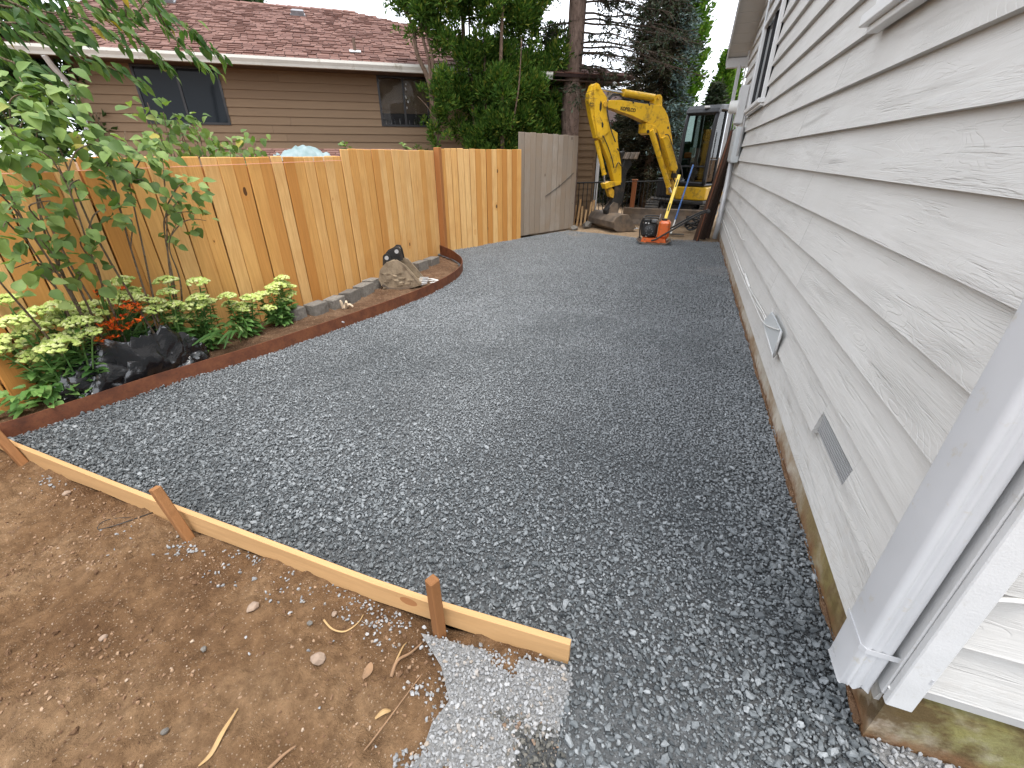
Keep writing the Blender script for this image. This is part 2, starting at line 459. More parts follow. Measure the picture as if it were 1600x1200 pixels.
t.base(c); t.rough(.95); t.bump(t.noise(p, 45, 6, .7), 1.0, .012); MT['block'] = t.m
MT['stone_brown'] = worn('fieldstone', (.27, .20, .15), .9, 0, .3, 14, .7, (.15, .09, .055), .4, 8, .2, 50)

# machine paints
MT['yellow'] = worn('machine_yellow', (.68, .40, .016), .38, 0, .12, 3, .05, (.12, .065, .025), .34, 6)
MT['yellow_dirty'] = worn('machine_yellow_dirty', (.60, .33, .02), .5, 0, .2, 4, .1, (.10, .055, .025), .5, 7)
MT['black_steel'] = worn('black_steel', (.022, .021, .02), .55, .2, .4, 7, .15, (.10, .07, .045), .35, 6)
MT['charcoal'] = worn('cab_charcoal', (.017, .018, .021), .42, 0, .15, 5, .04)
MT['chrome'] = worn('chrome_rod', (.75, .76, .78), .12, 1.0, .05, 5, 0)
MT['worn_steel'] = worn('muddy_steel', (.16, .13, .105), .6, .35, .35, 8, .35, (.25, .175, .11), .6, 4, .4, 30)
MT['mud_tan'] = worn('mud_coated_steel', (.30, .235, .160), .75, .1, .28, 9, .5, (.15, .105, .065), .6, 12, .3, 40)
MT['orange'] = worn('compactor_orange', (.68, .13, .02), .4, 0, .12, 5, .06, (.18, .09, .05), .25, 9)
MT['blue'] = worn('blue_handle', (.025, .11, .33), .45, 0, .15, 8, .05)
MT['yellow_level'] = worn('level_yellow', (.80, .56, .06), .4, 0, .06, 5, .03)
MT['decal'] = worn('black_decal', (.012, .012, .012), .5, 0, .1, 5, 0)
MT['grey_plastic'] = worn('grey_plastic', (.12, .12, .12), .6, 0, .2, 8, .1)
MT['rubber'] = worn('track_rubber', (.02, .019, .018), .8, 0, .3, 8, .3, (.12, .09, .06), .5, 8)
t = NT('black_plastic_sheet'); p = t.obj()
t.base((.010, .010, .011)); t.rough(.20); t.spec(1.0)
t.bump(t.noise(p, 14, 3, .5, 1.2), .30, .02); MT['bag'] = t.m
t = NT('teal_tarp_cloth'); p = t.obj(); t.base(t.ramp(t.noise(p, 5, 4), [(.3, (.13, .20, .20)), (.7, (.24, .30, .31))])); t.rough(.7); t.bump(t.noise(p, 20, 4), .4, .01); MT['tarp'] = t.m
MT['string'] = worn('pink_line', (.75, .36, .26), .6, 0, .05, 4, 0)
MT['bone'] = worn('pale_dry_husk', (.62, .50, .36), .8, 0, .2, 16, .3)
MT['twig'] = worn('dry_twig', (.22, .13, .07), .9, 0, .3, 20, .3)
MT['straw'] = worn('straw_leaf', (.36, .23, .10), .7, 0, .2, 16, .2)
MT['rail_black'] = worn('black_iron_rail', (.014, .014, .014), .5, .2, .2, 8, .05)
MT['orange_post'] = wood('stained_post', (.30, .10, .035), (.36, .13, .05), (.40, .15, .06), 2, 50, False)
MT['red_wall'] = worn('red_barn_paint', (.26, .05, .035), .7, 0, .15, 4, .1)
MT['white_paint'] = worn('white_paint', (.74, .74, .73), .5, 0, .06, 5, .05)

# plants
MT['bark'] = None
def bark(name, a, b, sc=1.0):
    t = NT(name); p = t.mapv(t.obj(), scale=(1, 1, .35))
    c = t.ramp(t.noise(p, 16 * sc, 6, .7), [(.3, a), (.7, b)])
    c = t.mix(t.math('MULTIPLY', t.math('LESS_THAN', t.vor(t.obj(), 14 * sc), .16), .6), c, tuple(k * .4 for k in a))
    t.base(c); t.rough(.95); t.spec(.15)
    t.bump(t.math('ADD', t.noise(p, 28 * sc, 6, .7), t.vor(p, 18 * sc)), .9, .02); return t.m
MT['bark'] = bark('fir_bark', (.085, .058, .045), (.22, .155, .125))
MT['bark_thin'] = bark('cedar_bark', (.09, .06, .042), (.20, .14, .10), 2)
MT['stem_brown'] = bark('shrub_stem', (.12, .085, .055), (.26, .20, .14), 4)
MT['dead_twig'] = bark('dead_branch', (.05, .038, .03), (.12, .09, .07), 4)
MT['lilac'] = leafmat('shrub_leaf', [(0, (.085, .15, .038)), (.4, (.16, .26, .07)), (.8, (.25, .35, .10)), (.985, (.32, .41, .14)), (1, (.48, .40, .07))], .5, .38, .3)
MT['cherry'] = leafmat('cherry_leaf', [(0, (.042, .10, .026)), (.5, (.088, .175, .042)), (.92, (.16, .245, .065)), (.985, (.19, .26, .06)), (1, (.50, .33, .03))], .42, .36, .4)
MT['cedar_green'] = leafmat('arborvitae_spray', [(0, (.030, .074, .014)), (.45, (.070, .148, .026)), (.85, (.13, .215, .036)), (1, (.27, .27, .05))], .8, .3, .1)
MT['thuja'] = leafmat('bright_thuja', [(0, (.045, .12, .014)), (.5, (.10, .21, .025)), (1, (.18, .29, .04))], .8, .25, .1)
MT['fir'] = leafmat('dark_fir_needle', [(0, (.016, .028, .014)), (.6, (.030, .048, .022)), (1, (.055, .06, .03))], .6, .15, .2)
MT['fir_brown'] = leafmat('dead_fir_needle', [(0, (.020, .020, .012)), (.6, (.038, .036, .020)), (1, (.06, .052, .03))], .8, .1, .1)
MT['bluespruce'] = leafmat('blue_spruce_needle', [(0, (.06, .10, .10)), (.6, (.11, .165, .165)), (1, (.18, .24, .235))], .6, .15, .25)
MT['bgleaf'] = leafmat('far_leaf', [(0, (.02, .05, .014)), (.6, (.045, .095, .025)), (1, (.085, .145, .04))], .55, .25, .3)
MT['sedum_leaf'] = leafmat('sedum_leaf', [(0, (.085, .20, .055)), (.5, (.155, .31, .08)), (1, (.25, .41, .12))], .5, .38, .3)
MT['sedum_head'] = leafmat('sedum_flower', [(0, (.42, .54, .13)), (.5, (.58, .66, .21)), (1, (.74, .75, .40))], .8, .2, .15)
MT['croc_leaf'] = leafmat('crocosmia_leaf', [(0, (.05, .13, .03)), (.6, (.10, .21, .05)), (1, (.20, .28, .09))], .5, .3, .35)
MT['croc_flower'] = leafmat('crocosmia_flower', [(0, (.58, .05, .008)), (.6, (.80, .13, .015)), (1, (.85, .25, .03))], .6, .25, .2)
# ================================================================== THE SETTING
def grid_mesh(name, xs, ys, zf, mat, inside=None):
    nx, ny = len(xs), len(ys)
    vs = [(x, y, zf(x, y)) for y in ys for x in xs]
    fs = []
    for j in range(ny - 1):
        for i in range(nx - 1):
            if inside is None or inside((xs[i] + xs[i+1]) / 2, (ys[j] + ys[j+1]) / 2):
                fs.append((j*nx+i, j*nx+i+1, (j+1)*nx+i+1, (j+1)*nx+i))
    used = sorted({i for f in fs for i in f}); mp = {k: i for i, k in enumerate(used)}
    me = bpy.data.meshes.new(name)
    me.from_pydata([vs[k] for k in used], [], [tuple(mp[i] for i in f) for f in fs])
    me.polygons.foreach_set('use_smooth', [True] * len(me.polygons)); me.update()
    return link(name, me, mat)
def fbm(x, y, sc, oct_=4, seed=0.0):
    return mnoise.fractal(Vector((x * sc + seed, y * sc - seed, seed * 1.7)), 1.0, 2.0, oct_)

def point_in(poly, x, y):
    c = False; n = len(poly)
    for i in range(n):
        x0, y0 = poly[i]; x1, y1 = poly[i-1]
        if (y0 > y) != (y1 > y) and x < (x1 - x0) * (y - y0) / (y1 - y0) + x0: c = not c
    return c
def inside_np(poly, X, Y):
    c = np.zeros(len(X), bool); n = len(poly)
    for i in range(n):
        x0, y0 = poly[i]; x1, y1 = poly[i-1]
        if y0 == y1: continue
        k = ((y0 > Y) != (y1 > Y)) & (X < (x1 - x0) * (Y - y0) / (y1 - y0) + x0); c ^= k
    return c

# ground to the horizon
mb = MB(); S = 260
mb.add([(-S, -S, -.16), (S, -S, -.16), (S, S, -.16), (-S, S, -.16)], [(0, 1, 2, 3)])
struct(mb.build('ground', MT['dirt']))

# steel edging line (plan), from the form board round to the fence post
EDGE = [(-3.62, .80), (-3.47, .99), (-3.38, 1.31), (-3.28, 1.72), (-3.07, 2.35), (-2.84, 3.35), (-2.70, 4.15),
        (-2.665, 4.62), (-2.685, 5.05), (-2.76, 5.45), (-2.90, 5.80), (-3.10, 6.10), (-3.34, 6.34), (-3.60, 6.52), (-3.70, 6.60)]
def smooth_path(pts, n=6):
    P = [Vector((*p, 0)) if len(p) == 2 else Vector(p) for p in pts]; out = []
    for i in range(len(P) - 1):
        p0, p1, p2, p3 = P[max(i-1, 0)], P[i], P[i+1], P[min(i+2, len(P)-1)]
        for k in range(n):
            t = k / n
            out.append(.5 * ((2*p1) + (p2-p0)*t + (2*p0-5*p1+4*p2-p3)*t*t + (3*p1-p0-3*p2+p3)*t**3))
    out.append(P[-1]); return out
EDGE_S = smooth_path(EDGE, 6)
BOARD_Y = [( -3.62, .915), (-3.15, .885), (-2.5, .868), (-1.9, .850), (-1.45, .842), (-.85, .835), (-.556, .838), (-.12, .858)]   # form board line
def board_y(x):
    for (a, ya), (b, yb) in zip(BOARD_Y, BOARD_Y[1:]):
        if x <= b: return lerp(ya, yb, (x - a) / (b - a))
    return BOARD_Y[-1][1]

# gravel area (plan)
FOUND_X = .712
GRAVEL = [(x, board_y(x) + .02) for x in (-3.5, -3.15, -2.5, -1.9, -1.45, -.85, -.4, -.13)] + \
         [(-.10, .80), (-.12, .70), (-.08, .58), (-.10, .40), (-.12, -.6), (.92, -.6), (.80, .80), (.73, .90), (.715, .955), (FOUND_X + .03, .98), (FOUND_X + .03, 9.35),
          (.3, 9.45), (-.3, 9.40), (-.8, 9.38), (-1.4, 9.60), (-2.05, 9.78), (-2.32, 9.85), (-2.55, 9.4), (-2.97, 8.5), (-3.66, 6.95)] + \
         [(p.x + .004, p.y) for p in EDGE_S[::-1] if p.y > .93]
def gz(x, y): return .010 * fbm(x, y, .9, 3, 3.1) + .007 * fbm(x, y, 3.2, 3, 9.)
XS = np.linspace(-3.75, .95, 118).tolist(); YS = np.linspace(-.6, 9.9, 263).tolist()
gs = grid_mesh('gravel_bed', XS, YS, lambda x, y: gz(x, y) - .010, MT['fines'],
               lambda x, y: point_in(GRAVEL, x, y) or point_in(GRAVEL, x + .05, y) or point_in(GRAVEL, x, y - .05))
struct(gs)

# a library of broken stones (not in the scene, only instanced)
def stone_lib(name, mat, n=9, flat=.55, seed=1, rounder=0.0):
    c = bpy.data.collections.new(name); rs = random.Random(seed)
    for k in range(n):
        mb = MB(); pts = []
        for i in range(15):
            v = Vector((rs.gauss(0, 1), rs.gauss(0, 1), rs.gauss(0, 1))).normalized() * rs.uniform(.75 + rounder * .2, 1.0)
            pts.append(Vector((v.x * .5 * rs.uniform(.9, 1.1), v.y * .5 * rs.uniform(.55, .8), v.z * .5 * flat * rs.uniform(.7, 1.2))))
        mb.hull(pts)
        me = mb.mesh('stone', (0, 0, 0)); me.materials.append(mat)
        c.objects.link(bpy.data.objects.new('stone', me))
    return c
def scatter(name, P, size, lib, tilt=.6, seed=0, kind='stuff'):
    """one object: a stone on each point"""
    me = bpy.data.meshes.new(name)
    me.vertices.add(len(P)); me.vertices.foreach_set('co', np.asarray(P, np.float32).ravel())
    a = me.attributes.new('size', 'FLOAT', 'POINT'); a.data.foreach_set('value', np.asarray(size, np.float32))
    rs = np.random.RandomState(seed); n = len(P)
    rot = np.stack([rs.normal(0, tilt, n), rs.normal(0, tilt, n), rs.uniform(0, 6.283, n)], 1).astype(np.float32)
    b = me.attributes.new('rot', 'FLOAT_VECTOR', 'POINT'); b.data.foreach_set('vector', rot.ravel())
    me.update()
    o = link(name, me, None)
    ng = bpy.data.node_groups.new(name + '_scatter', 'GeometryNodeTree')
    ng.interface.new_socket('Geometry', in_out='INPUT', socket_type='NodeSocketGeometry')
    ng.interface.new_socket('Geometry', in_out='OUTPUT', socket_type='NodeSocketGeometry')
    N, L = ng.nodes, ng.links
    gi, go = N.new('NodeGroupInput'), N.new('NodeGroupOutput')
    ci = N.new('GeometryNodeCollectionInfo'); ci.inputs[0].default_value = lib
    ci.inputs['Separate Children'].default_value = True; ci.inputs['Reset Children'].default_value = True
    ip = N.new('GeometryNodeInstanceOnPoints'); ip.inputs['Pick Instance'].default_value = True
    na = N.new('GeometryNodeInputNamedAttribute'); na.data_type = 'FLOAT'; na.inputs[0].default_value = 'size'
    nr = N.new('GeometryNodeInputNamedAttribute'); nr.data_type = 'FLOAT_VECTOR'; nr.inputs[0].default_value = 'rot'
    er = N.new('FunctionNodeEulerToRotation')
    rv = N.new('FunctionNodeRandomValue'); rv.data_type = 'INT'
    rv.inputs[4].default_value = 0; rv.inputs[5].default_value = len(lib.objects) - 1
    L.new(gi.outputs[0], ip.inputs['Points']); L.new(ci.outputs[0], ip.inputs['Instance'])
    L.new(rv.outputs[2], ip.inputs['Instance Index'])
    L.new(nr.outputs[0], er.inputs[0]); L.new(er.outputs[0], ip.inputs['Rotation'])
    L.new(na.outputs[0], ip.inputs['Scale']); L.new(ip.outputs[0], go.inputs[0])
    md = o.modifiers.new('scatter', 'NODES'); md.node_group = ng
    o['kind'] = kind
    return o
LIB_G = stone_lib('basalt_stones', MT['gravel'], 12, .62, 3)
LIB_P = stone_lib('pale_stones', MT['pale'], 10, .7, 4, .3)
LIB_M = stone_lib('mixed_stones', MT['mixed'], 10, .75, 5, .3)
LIB_B = stone_lib('brown_pebbles', MT['pebble'], 8, .75, 6, .4)

def jitter_grid(x0, x1, y0, y1, step, seed):
    rs = np.random.RandomState(seed)
    X, Y = np.meshgrid(np.arange(x0, x1, step), np.arange(y0, y1, step))
    X = X.ravel() + rs.uniform(-.55, .55, X.size) * step; Y = Y.ravel() + rs.uniform(-.55, .55, Y.size) * step
    return X, Y, rs
# big stones first, then the small ones that fill between
PTS, SZ = [], []
for step, smin, smax, zoff, ya_, yb_, soft, sd in ((.0180, .014, .028, .001, -9, 1.5, .25, 11), (.046, .024, .040, .004, -9, 1.8, .25, 12), (.0115, .007, .014, -.001, -9, 1.6, .2, 13),
                                                  (.0130, .011, .021, .0, 1.5, 4.6, .3, 14), (.05, .018, .030, .003, 1.7, 99, .3, 15), (.0175, .012, .022, .0, 4.6, 99, .5, 16)):
    X, Y, rs = jitter_grid(-3.7, .95, max(-.55, ya_ - 3 * soft), min(9.9, yb_ + 3 * soft), step, sd)
    k = inside_np(GRAVEL, X, Y) & (Y > ya_ + rs.normal(0, soft, X.size)) & (Y < yb_ + rs.normal(0, soft, X.size)); X, Y = X[k], Y[k]
    s_ = rs.uniform(0, 1, X.size) ** 1.6 * (smax - smin) + smin
    ed = np.clip(1 - (FOUND_X - X) / .35, 0, 1)                 # looser, coarser stones against the house
    s_ *= 1 + .35 * ed * (Y < 6)
    Z = np.array([gz(x, y) for x, y in zip(X, Y)]) + zoff + rs.uniform(-.004, .004, X.size)
    PTS.append(np.stack([X, Y, Z], 1)); SZ.append(s_)
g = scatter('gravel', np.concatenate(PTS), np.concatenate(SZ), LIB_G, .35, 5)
g['label'] = 'dark grey crushed gravel spread between fence and house'; g['category'] = 'gravel'

# foreground dirt
def dz(x, y):
    by = board_y(max(-3.6, min(-.12, x)))
    h = -.006 + .032 * fbm(x, y, 1.3, 5, 1.2) + .024 * fbm(x, y, 6.5, 4, 4.4) + .013 * fbm(x, y, 19, 3, 2.0)
    return h - .012 * max(0, 1 - abs(y - by) / .25)
DX = np.concatenate([np.arange(-9, -4.2, .2), np.arange(-4.2, -.05, .014)]).tolist()
DY = np.concatenate([np.arange(-3, -.3, .15), np.arange(-.3, .96, .014)]).tolist()
struct(grid_mesh('dirt_yard', DX, DY, dz, MT['dirt'], lambda x, y: y < board_y(max(-3.6, min(-.12, x))) + .012 or x < -3.62))
X, Y, rs = jitter_grid(-4.0, -.3, -.05, .95, .0095, 21)
k = np.array([y < board_y(max(-3.6, x)) - .03 for x, y in zip(X, Y)]) & (rs.uniform(0, 1, X.size) < np.clip(.30 + .6 * np.array([fbm(x, y, 2.4, 3, 7.) for x, y in zip(X, Y)]), .06, .9))
X, Y = X[k], Y[k]; s_ = .003 + .016 * rs.uniform(0, 1, X.size) ** 6.0
Z = np.array([dz(x, y) for x, y in zip(X, Y)]) + s_ * .15
g = scatter('dirt_crumbs', np.stack([X, Y, Z], 1), s_, LIB_B, .6, 8)
# darker clods pressed into the dirt
g['label'] = 'small brown crumbs and pebbles lying in the bare dirt'; g['category'] = 'pebbles'

rs = np.random.RandomState(61); n_ = 900; X = rs.uniform(-4.0, -.5, n_); Y = rs.uniform(-.05, .9, n_)
k = np.array([y < board_y(max(-3.6, x)) - .05 and fbm(x, y, 1.8, 3, 12.) > .02 for x, y in zip(X, Y)]); X, Y = X[k], Y[k]
s_ = .012 + .034 * rs.uniform(0, 1, X.size) ** 3
g = scatter('dirt_clods', np.stack([X, Y, np.array([dz(x, y) for x, y in zip(X, Y)]) - s_ * .05], 1), s_, stone_lib('clods', MT['clod'], 8, .7, 17, .8), .6, 14)
g['label'] = 'dark soil clods half buried in the bare dirt'; g['category'] = 'clods'

# pale gravel by the board end, under the board and by the house corner
PALE = [(-.62, .775), (-.50, .70), (-.43, .62), (-.45, .55), (-.44, .47), (-.50, .30), (-.5, -.3), (-.24, -.3), (-.20, .30), (-.19, .52), (-.20, .615), (-.10, .64), (-.095, .81), (-.13, .835), (-.35, .80)]
STRIP = [(-1.62, .815), (-1.30, .795), (-1.05, .76), (-.85, .73), (-.70, .745), (-.66, .80), (-.85, .82), (-1.3, .83)]
CORNER = [(.715, .955), (.735, .90), (.84, .77), (1.9, .70), (1.9, .97), (.8, .962)]
FARP = [(.40, 6.55), (.70, 6.45), (.71, 7.05), (.45, 7.1), (.28, 6.95)]
DARKM = [(-.205, .60), (-.20, .30), (-.24, -.3), (-.08, -.3), (-.085, .62), (-.11, .655), (-.30, .655), (-.31, .635)]
def fill(poly, step, smin, smax, seed, z=.004, p=1.0):
    xs = [q[0] for q in poly]; ys = [q[1] for q in poly]
    X, Y, rs = jitter_grid(min(xs) - .04, max(xs) + .04, min(ys) - .04, max(ys) + .04, step, seed)
    k = inside_np(poly, X + rs.normal(0, .012, X.size), Y + rs.normal(0, .012, X.size)) & (rs.uniform(0, 1, X.size) < p)
    X, Y = X[k], Y[k]; s_ = rs.uniform(0, 1, X.size) ** 1.3 * (smax - smin) + smin
    return np.stack([X, Y, z + rs.uniform(-.003, .004, X.size)], 1), s_
sets = [fill(PALE, .0125, .011, .023, 31, .004), fill(PALE, .010, .007, .013, 36, .001), fill(STRIP, .013, .008, .018, 32, -.006, .9), fill(CORNER, .014, .01, .026, 33, .006), fill(FARP, .02, .012, .026, 34, .012, .75)]
# strays flicked out over the dirt
rs = np.random.RandomState(77); ex = []
for cx, cy, n, sg in ((-1.76, .765, 34, .06), (-1.5, .75, 22, .09), (-1.15, .72, 26, .09), (-.7, .715, 18, .05), (-2.78, .84, 46, .07), (-.50, .62, 30, .035), (-.48, .45, 24, .03), (-1.0, .55, 5, .25), (-2.0, .75, 9, .12)):
    for _ in range(n):
        x, y = cx + rs.normal(0, sg), cy + rs.normal(0, sg * .45)
        if y < board_y(max(-3.6, min(-.12, x))) - .03: ex.append((x, y, dz(x, y) + .004, rs.uniform(.008, .021)))
ex = np.array(ex); sets.append((ex[:, :3], ex[:, 3]))
g = scatter('pale_gravel', np.concatenate([a for a, b in sets]), np.concatenate([b for a, b in sets]), LIB_P, .5, 9)
g['label'] = 'pale grey stone chips beside the form board end'; g['category'] = 'gravel'
sets = [fill(DARKM, .0135, .011, .025, 41, .004), fill(DARKM, .010, .006, .012, 42, .002)]
g = scatter('dirty_gravel', np.concatenate([a for a, b in sets]), np.concatenate([b for a, b in sets]), LIB_M, .5, 10)
g['label'] = 'dirty mixed brown and grey gravel beside the pale chips'; g['category'] = 'gravel'
mb = MB(); mb.add([(-.75, -.6, -.006), (2.4, -.6, -.006), (2.4, .975, -.006), (.69, .96, -.006), (-.11, .83, -.006), (-.45, .80, -.012), (-.42, .5, -.008)], [(0, 1, 2, 3, 4, 5, 6)])
struct(mb.build('fines_under_chips', MT['fines']))
for nm, pg in (('chip_fines', PALE), ('chip_fines', CORNER)):
    mb = MB(); mb.add([(x, y, -.001) for x, y in pg], [tuple(range(len(pg)))]); struct(mb.build(nm, MT['pale_fines']))

# planting bed
def bz(x, y):
    b = lerp(.055, -.03, min(1, max(0, (y - 1.6) / 2.2)))
    return b + .014 * fbm(x, y, 3.2, 4, 5.5) + .007 * fbm(x, y, 14, 3, 6.1)
BEDP = [(p.x - .004, p.y) for p in EDGE_S] + [(-3.85, 6.7), (-3.85, .3), (-3.66, .3)]
struct(grid_mesh('planting_bed', np.arange(-3.9, -2.6, .018).tolist(), np.arange(.3, 6.72, .018).tolist(), bz, MT['bed'], lambda x, y: point_in(BEDP, x, y)))
X, Y, rs = jitter_grid(-3.8, -2.65, .9, 6.6, .03, 51)
k = inside_np(BEDP, X, Y) & (rs.uniform(0, 1, X.size) < .35); X, Y = X[k], Y[k]
s_ = .004 + .014 * rs.uniform(0, 1, X.size) ** 3
g = scatter('bed_crumbs', np.stack([X, Y, np.array([bz(x, y) for x, y in zip(X, Y)]) + s_ * .2], 1), s_, LIB_B, .6, 12)
g['label'] = 'soil crumbs and chips lying in the planting bed'; g['category'] = 'soil crumbs'

# tan pad behind the gravel
def pz(x, y): return -.012 + .012 * fbm(x, y, 1.1, 4, 8.) - .03 * max(0, (9.45 - y))
struct(grid_mesh('packed_dirt_pad', np.arange(-6, 6, .08).tolist(), np.arange(9.15, 17, .08).tolist(), pz, MT['pad'], lambda x, y: x < .75 or y > 11.6))
# rusty soil seam at the foot of the foundation
mb = MB(); path = [Vector((FOUND_X - .006, y, .004 + .008 * fbm(.7, y, 5, 3, 2))) for y in np.arange(.97, 9.5, .05)]
mb.tube(path, [max(.002, .006 + .012 * fbm(1.7, p.y, 6, 4, 5)) for p in path], 6)
o = stuff(mb.build('soil_seam', MT['clod'], smooth=True)); o['label'] = 'thin rusty soil seam along the foot of the foundation'; o['category'] = 'soil'

# ================================================================== OUR GREY HOUSE
HY0, HY1 = .945, 11.55
house = thing('grey_house', (FOUND_X, HY0, 0), 'house wall with pale grey lap siding on stained concrete foundation', 'house')
mb = MB(); mb.box((FOUND_X, HY0, -.3), (6, HY1, .20)); mb.build('foundation', MT['found'], house)
mb = MB(); mb.box((.755, HY0 + .03, .18), (6, HY1 - .03, 3.2))
mb.prism([(.755, HY0 + .03, 3.2), (.755, HY1 - .03, 3.2), (.755, (HY0 + HY1) / 2, 5.5)], (5, 0, 0)); mb.build('wall_core', MT['soffit'], house)
EXPO, Z0 = .2055, .139
LIP = .700
WIN1 = (7.09, 8.87, 2.03, 3.16); WIN2 = (1.55, 2.98, 1.985, 3.2)
LOUV = (1.60, 2.03, .355, .455)
def rake_lim(z): k = max(0, (z - 3.2) / .45); return HY0 + .02 + k, HY1 - .02 - k
def sid_board(y0, y1, z0, z1, full=EXPO):
    """one lap board; lip at the bottom, tucked in at the top"""
    if y1 - y0 < .03: return
    mb = MB()
    k0 = (z0 - zrow) / (EXPO + .02); k1 = (z1 - zrow) / (EXPO + .02)
    xo = lambda k: LIP + .036 * k
    n = max(1, int((y1 - y0) / .5)); sect = []
    for i in range(n + 1):
        y = lerp(y0, y1, i / n); w = .0012 * fbm(y, zrow, 1.5, 2, 3) if 0 < i < n else 0
        sect.append([(xo(k0) + w, y, z0 + w), (xo(k0) + .0006 + w, y, z0 + .002 + w), (xo(k1) + w, y, z1), (xo(k1) + .012, y, z1), (xo(k0) + .032, y, z0 + w)])
    mb.sweep(range(n + 1), lambda i: sect[i])
    c = Vector((LIP, (y0 + y1) / 2, zrow))
    o = link('siding_board', mb.mesh('siding_board', c), MT['siding'], house); o.location = c - house.location
rows = 25
for kx in range(rows):
    zrow = Z0 + kx * EXPO; z1 = zrow + EXPO + .02
    a, b = rake_lim(zrow + EXPO * .8)
    if b - a < .5: break
    cuts = [a]
    y = a + rnd(1.9, 3.6) if kx != 1 else 3.5
    while y < b - .9: cuts.append(y); y += rnd(2.4, 3.9)
    cuts.append(b)
    for y0, y1 in zip(cuts, cuts[1:]):
        spans = [(y0 + .0018, y1 - .0018)]
        for (wa, wb, za, zb) in (WIN1, WIN2):
            if zrow + EXPO > za + .02 and zrow < zb - .01:
                ns = []
                for p_, q_ in spans:
                    if wb <= p_ or wa >= q_: ns.append((p_, q_)); continue
                    if wa > p_: ns.append((p_, wa))
                    if wb < q_: ns.append((wb, q_))
                spans = ns
        for p_, q_ in spans:
            if kx == 1 and p_ < LOUV[0] and q_ > LOUV[1]:
                sid_board(p_, LOUV[0], zrow, z1); sid_board(LOUV[1], q_, zrow, z1); sid_board(LOUV[0] + .001, LOUV[1] - .001, LOUV[3], z1)
            elif zrow < WIN1[2] < zrow + EXPO and p_ < WIN1[0] and q_ > WIN1[1]:
                sid_board(p_, WIN1[0], zrow, z1); sid_board(WIN1[1], q_, zrow, z1); sid_board(WIN1[0] + .001, WIN1[1] - .001, zrow, WIN1[2])
            else: sid_board(p_, q_, zrow, z1)
# front wall boards
FL = HY0 - .012
for kx in range(14):
    zrow = .272 + .184 * kx; z1 = zrow + .204
    mb = MB()
    sect = [[(x, FL, zrow), (x, FL + .0015, zrow + .004), (x, FL + .024, z1), (x, FL + .034, z1), (x, FL + .022, zrow)] for x in (.742, 1.6, 2.8)]
    mb.sweep(range(3), lambda i: sect[i])
    c = Vector((1.7, FL, zrow)); o = link('siding_board', mb.mesh('siding_board', c), MT['siding_front'], house); o.location = c - house.location
mb = MB(); mb.box((.74, HY0 + .024, .19), (6, HY0 + .05, 3.1)); mb.build('front_wall_core', MT['soffit'], house)
# corner boards
mb = MB(); mb.cbox((.693, HY0 + .040, 1.83), (.020, .106, 3.23), .003)
mb.build('corner_board', MT['trim'], house)
mb = MB(); mb.cbox((.714, HY0 - .026, 1.83), (.058, .022, 3.24), .003); mb.build('corner_board', MT['trim'], house)
mb = MB(); mb.cbox((.685, HY1 - .03, 1.75), (.02, .10, 3.0), .003); mb.build('corner_board', MT['trim'], house)
# downspout: fluted box pipe on the side wall by the corner
SX0, SX1, SY0, SY1 = .602, .664, HY0 - .002, HY0 + .112
def spout_prof(z):
    r = .012; P = []
    def arc(cx, cy, a0):
        for k in range(5):
            a = R(a0 + 22.5 * k); P.append((cx + r * math.cos(a), cy + r * math.sin(a), z))
    arc(SX0 + r, SY1 - r, 90); arc(SX0 + r, SY0 + r, 180)
    for gx in (.024, .044):                            # shallow flutes on the near face
        P.extend([(SX0 + gx - .006, SY0, z), (SX0 + gx - .003, SY0 + .0025, z), (SX0 + gx, SY0 + .0034, z), (SX0 + gx + .003, SY0 + .0025, z), (SX0 + gx + .006, SY0, z)])
    arc(SX1 - r * .4, SY0 + r, 270); arc(SX1 - r * .4, SY1 - r, 0)
    return P
zs = [.190, .200, .40, .8, 1.3, 2.0, 3.0]
mb = MB(); L = [spout_prof(z) for z in zs]
for i in range(len(L[0])):                              # the cut end is dented
    x, y, z = L[0][i]; L[0][i] = (x + .004 * math.sin(i), y + .004 * math.cos(i * 1.7), z + .006 * math.sin(i * .8) + (y - SY0) * -.12)
    x, y, z = L[1][i]; L[1][i] = (x, y, z + .006 * math.sin(i * .8) + (y - SY0) * -.11 + .003)
mb.sweep(zs, lambda i: L[i])
sp = mb.build('downspout', MT['spout'], house, angle=40)
mb = MB(); zb = .335
mb.prism([(SX0 - .002, SY1, zb), (SX0 - .0025, SY0 + .010, zb), (SX0 + .008, SY0 - .003, zb), (.70, SY0 - .0035, zb), (.735, HY0 - .040, zb), (.735, HY0 - .038, zb), (.70, SY0 - .0015, zb), (SX0 + .009, SY0 - .001, zb), (SX0, SY0 + .010, zb), (SX0 - .0002, SY1, zb)], (0, 0, .017))
mb.build('strap', MT['spout'], sp)
# cable on the front wall
cp = [at_y(u, v, HY0 - .018) for u, v in ((1640, 945), (1570, 937), (1530, 940), (1495, 950), (1468, 975), (1450, 1005), (1437, 1040), (1420, 1062), (1400, 1073), (1388, 1074))]
mb = MB(); mb.tube(smooth_path([tuple(p) for p in cp], 5), .0055, 8); mb.build('cable', MT['cable_white'], house, smooth=True)
